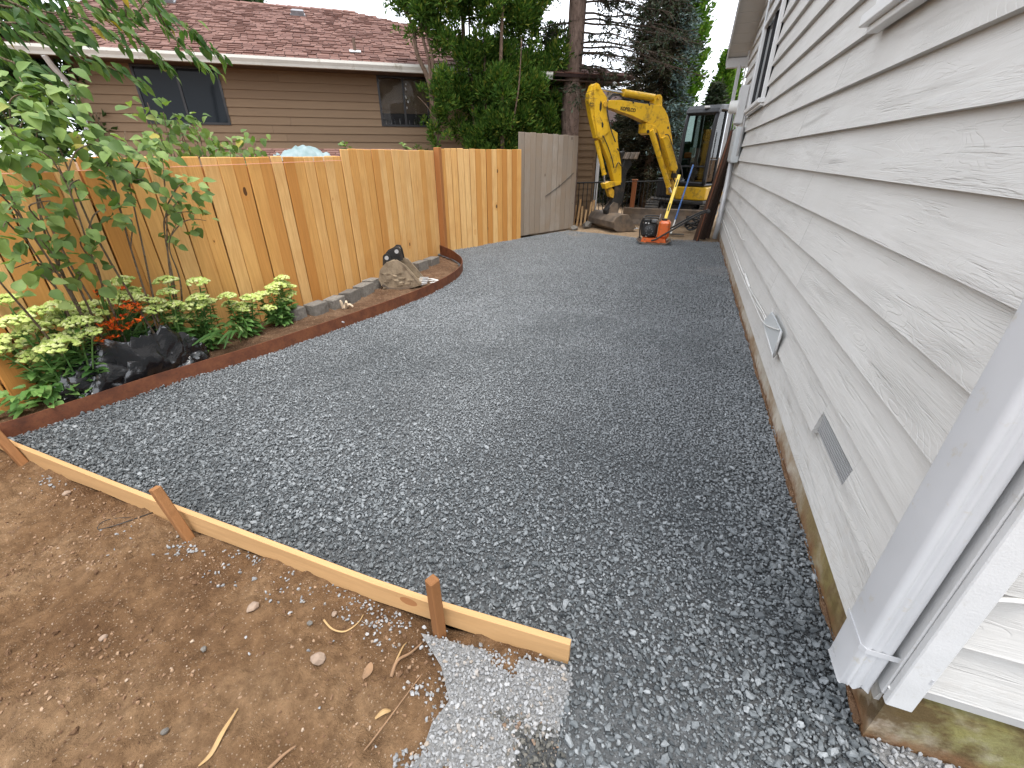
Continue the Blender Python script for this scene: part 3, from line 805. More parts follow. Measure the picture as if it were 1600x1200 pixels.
# louvre vent
mb = MB(); y0, y1, z0, z1 = LOUV
mb.box((.731, y0, z0 - .01), (.735, y1, z1 + .01)); lv = mb.build('crawl_vent', MT['galv'], house)
for i in range(46):
    y = lerp(y0 + .006, y1 - .006, i / 45); mb = MB(); mb.box((.722, y - .0013, z0), (.7305, y + .0013, z1)); 
    if i == 0: me0 = mb.mesh('wire', (0, y, 0)); me0.materials.append(MT['galv'])
    o = link('wire', me0, None, lv); o.location = (-house.location.x, y - HY0, 0)
for i in range(8):
    z = lerp(z0 + .004, z1 - .004, i / 7); mb = MB(); mb.box((.7222, y0, z - .0011), (.7302, y1, z + .0011)); mb.build('wire', MT['galv'], lv)
# hinged vent cover with wires taped over it
c = [at_x(u, v, .682) for u, v in ((1205, 487), (1220, 518), (1208, 556), (1192, 503))]
mb = MB(); mb.prism([tuple(q) for q in c], (.010, 0, 0)); vc = mb.build('vent_cover', MT['greybox'], house)
mb = MB(); lo = [c[3], c[2]]; mb.tube([lo[0] + V(.004, 0, -.004), lo[1] + V(.004, 0, -.004)], .008, 8); mb.tube([c[1] + V(.004, 0, 0), c[2] + V(.004, 0, 0)], .008, 8)
mb.build('cover_rim', MT['trim'], vc, smooth=True)
def wallcable(pts, r=.004, mat='cable_white', x=.690):
    P = [at_x(u, v, x + rnd(-.003, .003)) for u, v in pts]
    mb = MB(); mb.tube(smooth_path([tuple(p) for p in P], 4), r, 6); mb.build('cable', MT[mat], house, smooth=True)
wallcable([(1124, 330), (1133, 352), (1142, 378), (1150, 400), (1160, 425), (1167, 437), (1172, 452), (1183, 470), (1194, 490), (1198, 500)])
wallcable([(1125, 332), (1136, 358), (1146, 384), (1156, 412), (1163, 430), (1168, 446), (1178, 470), (1190, 488), (1196, 502)])
wallcable([(1123, 336), (1131, 356), (1140, 380), (1150, 408), (1160, 432), (1170, 455), (1180, 478), (1192, 503), (1206, 512), (1217, 515)], .0035, 'cable_white', .675)
wallcable([(1131, 318), (1137, 330), (1146, 345), (1153, 358), (1158, 372), (1163, 375)], .004)
wallcable([(1164, 428), (1168, 440), (1171, 448)], .012)
# windows
def window(y0, y1, z0, z1, xo=.664):
    mb = MB(); w = .075
    mb.cbox((xo + .022, y0 + w/2, (z0+z1)/2), (.044, w, z1 - z0), .004); mb.cbox((xo + .022, y1 - w/2, (z0+z1)/2), (.044, w, z1 - z0), .004)
    mb.cbox((xo + .020, (y0+y1)/2, z1 - w/2), (.044, y1 - y0 - .002, w), .004)
    fr = mb.build('window_frame', MT['white_vinyl'], house)
    mb = MB(); mb.cbox((xo + .008, (y0+y1)/2, z0 + .028), (.085, y1 - y0 + .06, .05), .004); mb.cbox((xo + .022, (y0+y1)/2, z0 - .012), (.05, y1 - y0 + .01, .028), .003)
    mb.build('window_sill', MT['white_vinyl'], fr)
    mb = MB(); a, b = y0 + w, y1 - w; s_ = .03
    for yy in (a, (a+b)/2, b): mb.cbox((xo + .050, yy, (z0+z1)/2), (.03, s_, z1 - z0 - .1), .003)
    mb.cbox((xo + .051, (a+b)/2, z0 + .07), (.03, b - a, s_), .003)
    mb.build('sash', MT['black_frame'], fr)
    for q0, q1 in ((a, (a+b)/2), ((a+b)/2, b)):
        mb = MB(); mb.box((xo + .058, q0 + .012, z0 + .06), (xo + .062, q1 - .012, z1 - .06)); mb.build('pane', MT['glass_dark'], fr)
window(*WIN1); window(*WIN2)
# rake overhang with soffit planks and fascia
RK0, RKX = 3.22, .33
def rz(y): return RK0 + .45 * (HY1 + .28 - y) - .08
yy = HY1 + .26
while yy > 6.4:
    y2 = yy - .235
    mb = MB(); mb.prism([(RKX, yy, rz(yy)), (RKX, y2 + .006, rz(y2 + .006)), (.76, y2 + .006, rz(y2 + .006)), (.76, yy, rz(yy))], (0, 0, .018))
    mb.build('soffit_plank', MT['soffit'], house); yy = y2
mb = MB(); mb.prism([(RKX - .02, HY1 + .30, rz(HY1 + .30) - .05), (RKX - .02, 6.2, rz(6.2) - .05), (RKX - .02, 6.2, rz(6.2) + .14), (RKX - .02, HY1 + .30, rz(HY1 + .30) + .14)], (.02, 0, 0)); mb.build('fascia_board', MT['trim'], house)
mb = MB(); mb.prism([(RKX - .03, HY1 + .34, rz(HY1 + .34) + .141), (RKX - .03, 6.2, rz(6.2) + .141), (5, 6.2, rz(6.2) + .141), (5, HY1 + .34, rz(HY1 + .34) + .141)], (0, 0, .03))
mb.prism([(RKX - .03, 6.2, rz(6.2) + .141), (RKX - .03, .5, rz(6.2) + .141 - .45 * 5.7), (5, .5, rz(6.2) + .141 - .45 * 5.7), (5, 6.2, rz(6.2) + .141)], (0, 0, .03)); mb.build('roof', MT['roof_felt'], house)
mb = MB(); mb.cbox((.535, HY1 + .20, 3.10), (.42, .14, .16), .006); mb.build('soffit_return', MT['trim'], house)
mb = MB(); mb.cyl((.57, HY1 + .12, .1), (.57, HY1 + .12, 3.05), .035, 10); mb.build('rear_downspout', MT['spout'], house, angle=40)
# electrical: meter, panel, conduit and mast
bx = [at_x(1152, 203, .60), at_x(1133, 255, .60)]
mb = MB(); mb.cbox((.645, 9.35, 1.60), (.11, .85, .52), .012); bo = mb.build('electric_panel', MT['greybox'], house)
mb = MB(); mb.cbox((.586, 9.35, 1.60), (.012, .80, .47), .004); mb.build('panel_door', MT['greybox'], bo)
mb = MB(); mb.cbox((.576, 9.02, 1.62), (.012, .02, .07), .004); mb.cbox((.577, 9.5, 1.78), (.01, .03, .03), .004); mb.build('latch', MT['galv'], bo)
mb = MB(); mb.cbox((.635, 9.85, 2.22), (.13, .42, .56), .012); mt_ = mb.build('meter_box', MT['trim'], house)
mb = MB(); mb.tube([(.570, 9.85, 2.2), (.54, 9.85, 2.2), (.46, 9.85, 2.2), (.445, 9.85, 2.2)], [.105, .10, .098, .08], 20); mb.build('meter_glass', MT['cable_white'], mt_, angle=40)
mb = MB(); mb.tube([(.665, 8.98, 1.38), (.665, 8.90, 1.5), (.665, 8.88, 2.4), (.665, 8.9, 4.2)], .017, 8); mb.build('conduit', MT['galv'], house, smooth=True)
mb = MB(); mb.tube([(.64, 9.45, 1.36), (.64, 9.45, .35), (.62, 9.45, .05)], .045, 10); mb.build('conduit', MT['galv'], house, smooth=True)
mb = MB(); mb.cbox((.63, 8.9, 3.72), (.10, .14, .16), .01); mb.build('mast_box', MT['greybox'], house)
# ================================================================== CEDAR FENCE
FX = -3.75
def fence_board(parent, base, d, w, z0, z1, mat, th=.018, name='fence_board', proud=0.0, lean=0.0):
    """upright board: base point (x,y), run direction d, width w"""
    nrm = Vector((d[1], -d[0], 0)); dd = Vector((d[0], d[1], 0))
    c = Vector((base[0], base[1], z0)) + nrm * proud
    rot = Matrix((dd, nrm, Vector((0, 0, 1)))).transposed().to_4x4()
    mb = MB(); mb.cbox((w / 2, 0, (z1 - z0) / 2), (w, th, z1 - z0), .005)
    me = mb.mesh(name); me.materials.append(mat)
    o = link(name, me, None, parent)
    o.matrix_local = Matrix.Translation(c - parent.location) @ rot @ Matrix.Rotation(lean, 4, 'Y')
    return o
fA = thing('cedar_fence', (FX, 3.4, 0), 'long new orange cedar board fence behind the planting bed', 'fence')
y = -.4
while y < 6.70:
    w = .1335 + rnd(-.002, .002)
    top = (1.445 if y < 4.5 else 1.52) + rnd(-.005, .005)
    fence_board(fA, (FX, y), (0, 1), w, -.12, top, MT['cedar'], proud=rnd(-.007, .007), lean=rnd(-.004, .004)); y += w + .0085
for z in (.25, 1.2):
    mb = MB(); mb.cbox((FX - .035, 3.2, z), (.04, 7.2, .09), .004); mb.build('rail', MT['cedar_rail'], fA)
for y0_, y1_, zt in ((-.4, 2.3, 1.42), (2.31, 4.50, 1.42), (4.51, 6.68, 1.49)):
    mb = MB(); mb.cbox((FX - .068, (y0_ + y1_) / 2, zt / 2 - .05), (.014, y1_ - y0_, zt), .002); mb.build('gap_light_block', MT['cedar_rail'], fA)  # added sheets behind the boards, keep light out of the gaps
for yy in (.2, 2.5, 4.55):
    mb = MB(); mb.cbox((FX - .125, yy, .65), (.09, .09, 1.6), .005); mb.build('fence_post', MT['cedar_rail'], fA)
mb = MB(); mb.cbox((FX + .055, 6.74, .72), (.092, .092, 1.68), .006); mb.build('fence_post', MT['cedar_rail'], fA)
fB = thing('cedar_fence', (-3.35, 7.65, 0), 'short new cedar fence run turning off towards the grey panel', 'fence')
dB = Vector((.4245, .9054, 0)); P = Vector((-3.715, 6.80, 0))
s = 0.0
while s < 1.80:
    w = .116 + rnd(-.003, .003)
    q = P + dB * s
    fence_board(fB, (q.x, q.y), (dB.x, dB.y), w, -.08, 1.548 + rnd(-.008, .008), MT['cedar'], proud=rnd(-.006, .007), lean=rnd(-.003, .003)); s += w + .0075
for z in (.25, 1.2):
    mb = MB(); q0, q1 = P + dB * 0 + V(-.05, .03, z), P + dB * 1.8 + V(-.05, .03, z); mb.prism([q0, q1, q1 + V(0, 0, .09), q0 + V(0, 0, .09)], (-.035, .016, 0)); mb.build('rail', MT['cedar_rail'], fB)
q0, q1 = P + V(-.10, .05, -.05), P + dB * 1.8 + V(-.10, .05, -.05); mb = MB(); mb.prism([q0, q1, q1 + V(0, 0, 1.56), q0 + V(0, 0, 1.56)], (-.014, .007, 0)); mb.build('gap_light_block', MT['cedar_rail'], fB)  # same added sheet for the short run, so its gaps look dark
# mason's line along the boards
o = None
mb = MB(); mb.tube([(FX + .028, -.3, 1.335), (FX + .028, 2.2, 1.372), (FX + .027, 4.55, 1.405)], .0022, 6)
tag(mb.build('string_line', MT['string'], org=(FX, 2, 1.37)), 'thin pink string line stretched across the cedar fence', 'string')
# old grey panel
gp = thing('weathered_fence', (-2.65, 9.35, 0), 'weathered grey wooden gate panel leaning beyond the new fence', 'fence')
P = Vector((-3.02, 8.55, 0)); dG = Vector((.437, .899, 0)); s = 0
tops = [1.825, 1.82, 1.825, 1.815, 1.82, 1.81, 1.815, 1.805, 1.81, 1.80, 1.80]
for k in range(11):
    w = .152 + rnd(-.006, .006); q = P + dG * s
    fence_board(gp, (q.x, q.y), (dG.x, dG.y), w, .02 + rnd(0, .012), tops[k], MT['greywood'], .02, 'panel_board', rnd(-.003, .003), rnd(-.003, .003)); s += w + .004
for z in (.35, 1.4):
    q0, q1 = P + V(-.04, .02, z), P + dG * s + V(-.04, .02, z); mb = MB(); mb.prism([q0, q1, q1 + V(0, 0, .09), q0 + V(0, 0, .09)], (-.035, .017, 0)); mb.build('rail', MT['greywood'], gp)
q0, q1 = P + dG * .75 + V(.016, -.008, .72), P + dG * 1.62 + V(.016, -.008, 1.13); mb = MB(); mb.tube([q0, q0.lerp(q1, .5) + V(0, 0, -.03), q1], .005, 5); mb.build('wire', MT['cable_black'], gp)

# ================================================================== STEEL EDGING, FORM BOARD, STAKES, BLOCKS
mb = MB(); n = len(EDGE_S)
def edge_prof(i):
    p = EDGE_S[i]; t_ = (EDGE_S[min(i+1, n-1)] - EDGE_S[max(i-1, 0)]).normalized(); nr = Vector((t_.y, -t_.x, 0)) * .0035
    zt = lerp(.098, .112, min(1, p.y / 6)) + (.03 if p.y > 6.2 else 0) * min(1, (p.y - 6.2) / .3 if p.y > 6.2 else 0); zb = -.06
    return [p - nr + V(0, 0, zb), p + nr + V(0, 0, zb), p + nr + V(0, 0, zt), p - nr + V(0, 0, zt)]
mb.sweep(range(n), edge_prof)
ed = tag(mb.build('steel_edging', MT['rust'], org=(-3.0, 3.5, 0)), 'curved rusty steel edging strip between the bed and gravel', 'edging')
for (u, v) in ((507, 510), (536, 503)):
    q = at_z(u, v, .06); mb = MB(); mb.cyl(q + V(-.01, 0, 0), q + V(.016, -.006, 0), .007, 8); mb.build('bolt', MT['galv'], ed)

fb = [Vector((x, board_y(x) + .006, 0)) for x in np.linspace(-3.60, -.12, 40)]
mb = MB()
def fprof(i):
    p = fb[i]; top = .090 + .003 * math.sin(i * .35); bot = -.008 + .006 * math.sin(i * .6)
    return [p + V(0, -.011, bot), p + V(0, .011, bot), p + V(0, .011, top - .002), p + V(0, .009, top), p + V(0, -.009, top), p + V(0, -.011, top - .002)]
mb.sweep(range(40), fprof)
tag(mb.build('form_board', MT['formwood'], org=(-1.8, .86, 0)), 'long bent pale lumber form board holding the gravel edge', 'board')
def stake(bx, by, top, lx, ly, label, w=.036):
    a = Vector((bx, by, -.12)); b = Vector((bx + lx, by + ly, top)); d = (b - a).normalized()
    rot = d.to_track_quat('Z', 'Y').to_matrix() @ Matrix.Rotation(rnd(-.15, .15), 3, 'Z')
    mb = MB(); c = (a + b) / 2; mb.cbox(c, (w, w, (b - a).length), .004, rot)
    tag(mb.build('wooden_stake', MT['stake'], org=(bx, by, 0)), label, 'stake', 'stakes along the form board')
stake(-.557, .797, .262, -.010, .006, 'brown wooden stake near the cut end of the form board')
stake(-1.772, .812, .238, -.105, .0, 'brown wooden stake leaning at the middle of the form board')
stake(-3.02, .860, .22, -.145, -.01, 'brown wooden stake where the form board meets the rusty edging')
q = at_y(280, 822, .79); 
# retaining blocks at the fence foot
blk = [((-3.52, 3.23), .17, 'pale grey retaining block half hidden behind the last sedum'),
       ((-3.46, 3.46), .20, 'dark retaining block right beside the last sedum plant'), ((-3.44, 3.72), .20, 'second full retaining block from the sedum plants'),
       ((-3.44, 3.98), .20, 'third full retaining block from the sedum plants'), ((-3.45, 4.25), .22, 'retaining block just before the muddy bucket'), ((-3.52, 4.50), .18, 'retaining block mostly hidden behind the muddy bucket'),
       ((-3.50, 5.62), .25, 'retaining block beyond the muddy bucket'), ((-3.50, 5.96), .25, 'last retaining block at the brown fence post')]
for k, ((x, y), w, lab) in enumerate(blk):
    mb = MB(); rs = random.Random(90 + k); h = .115 + rs.uniform(-.01, .008); zb = bz(x, y) - .03
    pts = []
    for sx in (-1, 1):
        for sy in (-1, 1):
            for z in (0, 1):
                for _ in range(3):
                    pts.append((sx * (.075 - rs.uniform(0, .012)), sy * (w / 2 - rs.uniform(0, .014)), z * (h + .03) - rs.uniform(0, .01) * z))
    mb.hull(pts)
    me = mb.mesh('retaining_block'); o = link('retaining_block', me, MT['block'], None, (x, y, zb)); o.rotation_euler = (0, rs.uniform(-.08, .02), rs.uniform(-.12, .12))
    tag(o, lab, 'block', 'retaining blocks at the fence foot')

# ================================================================== NEIGHBOUR'S BROWN HOUSE
NP = Vector((-5.2, 8.85, 0)); ND = Vector((.788, .6157, 0)); NN = Vector((.6157, -.788, 0))
def N(s, o, z): return NP + ND * s + NN * o + Vector((0, 0, z))
bh = thing('brown_house', NP, 'single storey brown lap sided house with red shingle roof behind fence', 'house')
SL, SR = -5.45, 3.92
mb = MB(); mb.prism([N(SL + .02, -.03, -.1), N(SR - .02, -.03, -.1), N(SR - .02, -8, -.1), N(SL + .02, -8, -.1)], (0, 0, 2.85)); mb.build('wall_core', MT['brown_core'], bh)
W1, W2 = (-4.60, -3.34, 1.93, 2.77), (-.74, .205, 1.95, 2.77)
ROW = .1315
def nboard(s0, s1, z0):
    if s1 - s0 < .02: return
    mb = MB()
    sect = [[N(s, .026, z0), N(s, .0255, z0 + .003), N(s, .003, z0 + ROW + .012), N(s, -.01, z0 + ROW + .012), N(s, -.002, z0)] for s in (s0, (s0 + s1) / 2, s1)]
    mb.sweep(range(3), lambda i: sect[i]); c = N((s0 + s1) / 2, 0, z0)
    o = link('siding_board', mb.mesh('siding_board', c), MT['brown'], bh); o.location = c - bh.location
z = 1.95 - 14 * ROW - .005
rs = random.Random(4)
while z < 2.74:
    spans = [(SL + .07, rs.uniform(-3.0, 0)), None]; spans[1] = (spans[0][1] + .002, SR - .06)
    out = []
    for a, b in spans:
        segs = [(a, b)]
        for (wa, wb, za, zb) in (W1, W2):
            if z + ROW > za + .02:
                ns = []
                for p_, q_ in segs:
                    if wb <= p_ or wa >= q_: ns.append((p_, q_)); continue
                    if wa > p_: ns.append((p_, wa))
                    if wb < q_: ns.append((wb, q_))
                segs = ns
        out += segs
    for a, b in out: nboard(a, b, z)
    z += ROW
for s in (SL, SR - .06):
    mb = MB(); mb.prism([N(s, .022, -.1), N(s + .07, .022, -.1), N(s + .07, -.02, -.1), N(s, -.02, -.1)], (0, 0, 2.85)); mb.build('corner_board', MT['brown'], bh)
def nwin(s0, s1, z0, z1, shade):
    mb = MB(); w = .035
    for a, b, c, d in ((s0, s0 + w, z0, z1), (s1 - w, s1, z0, z1), ((s0+s1)/2 - w/2, (s0+s1)/2 + w/2, z0 + w, z1 - w), (s0 + w, s1 - w, z0, z0 + w), (s0 + w, s1 - w, z1 - w, z1)):
        mb.prism([N(a, .03, c), N(b, .03, c), N(b, .03, d), N(a, .03, d)], NN * -.05)
    fr = mb.build('window', MT['black_frame'], bh)
    m_ = (s0 + s1) / 2
    for a, b in ((s0 + w, m_ - w/2), (m_ + w/2, s1 - w)):
        mb = MB(); mb.prism([N(a, .012, z0 + w), N(b, .012, z0 + w), N(b, .012, z1 - w), N(a, .012, z1 - w)], NN * -.004); mb.build('pane', MT['glass_clear' if shade else 'glass_dark'], fr)
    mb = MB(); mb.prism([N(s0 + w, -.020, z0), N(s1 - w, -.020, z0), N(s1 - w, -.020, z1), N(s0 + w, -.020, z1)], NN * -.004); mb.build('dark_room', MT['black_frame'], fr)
    if shade:
        mb = MB(); zz = z0 + .22
        mb.prism([N(s0 + w, -.004, zz), N(s1 - w, -.004, zz), N(s1 - w, -.004, z1 - w), N(s0 + w, -.004, z1 - w)], NN * -.006); mb.build('blind', MT['blind'], fr)
        rs = random.Random(3)
        for k in range(9):
            s = s0 + .10 + k * .088 + rs.uniform(-.02, .02)
            if abs(s - m_) < .04: continue
            h, r = rs.uniform(.04, .10), rs.uniform(.012, .022); c = N(s, -.006, z0 + w)
            mb = MB(); mb.tube([c, c + V(0, 0, h * .6), c + V(0, 0, h * .75), c + V(0, 0, h)], [r * .5, r * .5, r * .25, r * .25], 8)
            mb.build('sill_bottle', MT['galv' if k % 3 else 'cable_white'], fr, smooth=True)
        for k in range(5):
            c = N(m_ + .045 + rs.uniform(-.01, .03), .014, z0 + .3 + k * .1 + rs.uniform(-.02, .02)); mb = MB(); mb.hull([c + V(rs.uniform(-.02, .02), rs.uniform(-.02, .02) , rs.uniform(-.03, .03)) for _ in range(7)]); mb.build('ornament', MT['cable_white'], fr)
t = NT('thin_window_glass')
tr = t.new('ShaderNodeBsdfTransparent'); tr.inputs[0].default_value = (.8, .8, .8, 1)
gl = t.new('ShaderNodeBsdfGlossy'); gl.inputs['Roughness'].default_value = .03
fr_ = t.new('ShaderNodeFresnel'); fr_.inputs[0].default_value = 1.5
ms = t.new('ShaderNodeMixShader'); t.put(fr_.outputs[0], ms.inputs[0]); t.put(tr.outputs[0], ms.inputs[1]); t.put(gl.outputs[0], ms.inputs[2]); t.put(ms.outputs[0], t.out.inputs[0])
MT['glass_clear'] = t.m
nwin(*W1, False); nwin(*W2, True)
# soffit, fascia, gutter
EO = .46
mb = MB(); mb.prism([N(SL - .6, 0, 2.772), N(SR + .42, 0, 2.772), N(SR + .42, EO, 2.772), N(SL - .6, EO, 2.772)], (0, 0, .012)); mb.build('soffit', MT['brown_core'], bh)
mb = MB(); gs_, ge = SL - .62, SR - 1.35
prof = [(EO, 2.765), (EO + .085, 2.765), (EO + .095, 2.80), (EO + .12, 2.845), (EO + .12, 2.885), (EO + .108, 2.885), (EO + .108, 2.85), (EO + .08, 2.80), (EO + .01, 2.785), (EO + .01, 2.885), (EO, 2.885)]
mb.sweep((gs_, ge), lambda i: [N((gs_, ge)[i], o, z) for o, z in prof]); mb.build('gutter', MT['gutter'], bh)
for s in (SL - .02, SR + .05):
    mb = MB(); mb.tube([N(s, EO + .05, 2.77), N(s, EO - .05, 2.66), N(s, .10, 2.45), N(s, .06, 2.35), N(s, .06, 0)], .04, 8); mb.build('downspout', MT['white_paint'], bh, angle=40)
# roof plane with individual shingle tabs
RD, RZ0, RZ1 = 5.25, 2.885, 4.70
slope = Vector((0, 0, 0)) - NN * RD + V(0, 0, RZ1 - RZ0); SLEN = slope.length; su = slope.normalized(); sn = ND.cross(su).normalized()
if sn.z < 0: sn = -sn
def RF(s, l, h=0): return N(s, EO + .045, RZ0) + su * l + sn * h
S0, S1 = SL - .66, SR + .50
def hip(l): return S1 - l * RD / SLEN
mb = MB(); mb.prism([RF(S0, 0, -.006), RF(S1, 0, -.006), RF(hip(SLEN), SLEN, -.006), RF(S0, SLEN, -.006)], sn * -.05)
back = [RF(S0, SLEN, -.01), RF(hip(SLEN), SLEN, -.01), RF(S1, SLEN, -.01) - NN * 5.2 - V(0, 0, 1.75), RF(S0, SLEN, -.01) - NN * 5.2 - V(0, 0, 1.75)]
mb.add(back, [(0, 1, 2, 3)]); mb.add([RF(S1, 0, -.03), back[2], RF(hip(SLEN), SLEN, -.03)], [(0, 1, 2)])
roof = mb.build('roof', MT['roof_felt'], bh)
TE, TW = .158, .145
tabs = []; rs = random.Random(12); row = 0; l = 0.0
while l < SLEN - .05:
    off = rs.uniform(0, TW); s = S0 - off
    while s < hip(l + TE * .5):
        w = TW * rs.choice((.75, 1, 1, 1.25, 1.5))
        a, b = max(s, S0), min(s + w - .012, S1)
        if b - a > .03: tabs.append((a, b, l + rs.uniform(-.004, .003), rs.choice((.006, .008, .018, .022))))
        s += w
    l += TE; row += 1
def tab_geo(mb, a, b, l, h):
    l2 = min(SLEN, l + TE + .03)
    p = [RF(a, l, .0), RF(b, l, .0), RF(b, l2, .0), RF(a, l2, .0), RF(a, l, h), RF(b, l, h), RF(b, l2, .002), RF(a, l2, .002)]
    mb.add(p, [(0, 3, 2, 1), (4, 5, 6, 7), (0, 1, 5, 4), (1, 2, 6, 5), (2, 3, 7, 6), (3, 0, 4, 7)])
vis = sorted(tabs, key=lambda q: (RF(q[0], q[2]) - Vector((0, 0, 1.46))).length if -4.7 < q[0] < -.2 else 99)
big = set(vis[:300])
for q in vis[:300]:
    mb = MB(); tab_geo(mb, *q); c = RF((q[0] + q[1]) / 2, q[2])
    o = link('shingle', mb.mesh('shingle', c), MT['shingle'], roof); o.location = c - bh.location
mb = MB()
for q in tabs:
    if q not in big: tab_geo(mb, *q)
stuff(mb.build('shingles', MT['shingle'], roof))
# ridge caps
for k in range(34):
    s = S0 + .1 + k * .26
    if s > hip(SLEN) - .1: break
    mb = MB(); a, b = s, s + .29
    mb.add([RF(a, SLEN - .13, .02), RF(b, SLEN - .13, .008), RF(b, SLEN + .02, .02), RF(a, SLEN + .02, .034), RF(a, SLEN - .13, .0), RF(b, SLEN - .13, .0)], [(0, 1, 2, 3), (0, 4, 5, 1)])
    mb.build('ridge_cap', MT['shingle'], roof, recalc=False)
# roof vents and plumbing pipe
def on_roof(u, v):
    r = Vector(_ray(u, v)); o = Vector((0, 0, CAM_H)); p0 = RF(0, 0); t_ = (p0 - o).dot(sn) / r.dot(sn); return o + r * t_
for (u, v) in ((466, 24), (262, 4)):
    q = on_roof(u, v); mb = MB()
    mb.prism([q + ND * -.16 + su * -.14, q + ND * .16 + su * -.14, q + ND * .14 + su * .16, q + ND * -.14 + su * .16], sn * .03)
    mb.prism([q + ND * -.14 + su * -.13 + sn * .03, q + ND * .14 + su * -.13 + sn * .03, q + ND * .11 + su * .1 + sn * .03, q + ND * -.11 + su * .1 + sn * .03], sn * .07)
    mb.build('roof_vent', MT['vent_metal'], roof)
q = on_roof(555, 82); mb = MB(); mb.cyl(q - V(0, 0, .03), q + V(0, 0, .21), .028, 10); pp = mb.build('vent_pipe', MT['brown_core'], roof)
mb = MB(); mb.prism([q + ND * -.1 + su * -.12 + sn * .02, q + ND * .1 + su * -.12 + sn * .02, q + ND * .1 + su * .04 + sn * .02, q + ND * -.1 + su * .04 + sn * .02], sn * .012); mb.build('flashing', MT['galv'], roof)

# low shed roof showing just above the fence, with a cloth on it
sh = thing('garden_shed', (-4.9, 5.8, 0), 'low shed with dark red shingle roof just showing above fence', 'shed')
def SH(s, o, z): return Vector((-4.98, 5.72, -.095)) + ND * s + NN * o + V(0, 0, z)
mb = MB(); mb.prism([SH(-1.0, .0, -.1), SH(1.3, .0, -.1), SH(1.3, -.9, -.1), SH(-1.0, -.9, -.1)], (0, 0, 1.46)); mb.build('wall', MT['brown_core'], sh)
mb = MB(); mb.prism([SH(-1.15, .12, 1.40), SH(1.45, .12, 1.40), SH(1.45, -1.0, 1.60), SH(-1.15, -1.0, 1.60)], (0, 0, .03)); shr = mb.build('roof', MT['roof_felt'], sh)
mb = MB()
for r_ in range(7):
    for k in range(14):
        a = -1.15 + k * .186 + (r_ % 2) * .05; b = a + .176; o0 = .14 - r_ * .165; z0 = 1.434 + r_ * .0295
        mb.add([SH(a, o0, z0), SH(b, o0, z0), SH(b, o0 - .18, z0 + .032), SH(a, o0 - .18, z0 + .032), SH(a, o0, z0 + .012), SH(b, o0, z0 + .012), SH(b, o0 - .18, z0 + .034), SH(a, o0 - .18, z0 + .034)],
               [(0, 3, 2, 1), (4, 5, 6, 7), (0, 1, 5, 4), (1, 2, 6, 5), (2, 3, 7, 6), (3, 0, 4, 7)])
stuff(mb.build('shingles', MT['shingle'], shr))
mb = MB(); nx, ny = 30, 18; c0 = SH(-.28, -.12, 0)
vs = []
for j in range(ny):
    for i in range(nx):
        a, b = (i / (nx - 1) - .5) * .86, (j / (ny - 1) - .5) * .6
        r = math.sqrt((a / .40) ** 2 + (b / .28) ** 2)
        h = .16 * max(0, 1 - r ** 1.6) + .03 * fbm(a, b, 8, 4, 3) + .018 * math.sin(a * 40 + 5 * fbm(a, b, 4, 2, 1))
        q = SH(-.28 + a, -.30 + b, 1.51 + .18 * .0 - b * .18 + max(-.01, h)); vs.append(q)
mb.add(vs, [(j*nx+i, j*nx+i+1, (j+1)*nx+i+1, (j+1)*nx+i) for j in range(ny-1) for i in range(nx-1)])
tag(mb.build('tarp', MT['tarp'], org=c0, smooth=True), 'crumpled pale teal tarp lying on the shed roof', 'tarp')
# ================================================================== EXCAVATOR
BC = Vector((-1.5, 10.38, 0)); BD = Vector((.75, .66, 0)).normalized(); BN = Vector((BD.y, -BD.x, 0))     # boom plane; BN looks to the yard
def BP(u, v): return at_plane(u, v, BC, BD)
ex = thing('mini_excavator', (-.05, 12.75, 0), 'yellow mini excavator with dark cab parked beyond the gravel', 'excavator')
def plate(name, px, th, mat, parent=None, off=0.0, angle=30):
    mb = MB(); P = [BP(u, v) + BN * (off - th / 2) for u, v in px]; mb.prism(P, BN * th)
    o = mb.build(name, mat, parent or ex)
    md = o.modifiers.new('edge', 'BEVEL'); md.width = .008; md.segments = 2; md.limit_method = 'ANGLE'; md.angle_limit = R(50)
    return o
boom_px = [(937, 163), (940, 159), (951, 157), (966, 157), (985, 160), (1005, 163), (1029, 165), (1035, 173), (1039, 182), (1042, 196), (1045, 213), (1048, 238), (1051, 262), (1053, 276), (1041, 280), (1037, 262), (1032, 238), (1027, 217), (1022, 204), (1017, 197), (1006, 192), (985, 182), (968, 176), (954, 171), (942, 168)]
boom = plate('boom', boom_px, .20, MT['yellow'])
plate('boom_bracket', [(1004, 193), (1019, 197), (1020, 208), (1008, 211), (1003, 208)], .26, MT['yellow'], boom)
plate('cylinder_bracket', [(1018, 164), (1021, 149), (1028, 148), (1031, 152), (1031, 166)], .16, MT['yellow'], boom)
plate('boom_seam', [(1016, 192), (1021, 188), (1029, 186), (1040, 185), (1040, 186), (1029, 187), (1021, 189.4), (1017, 193.4)], .206, MT['yellow_dirty'], boom)
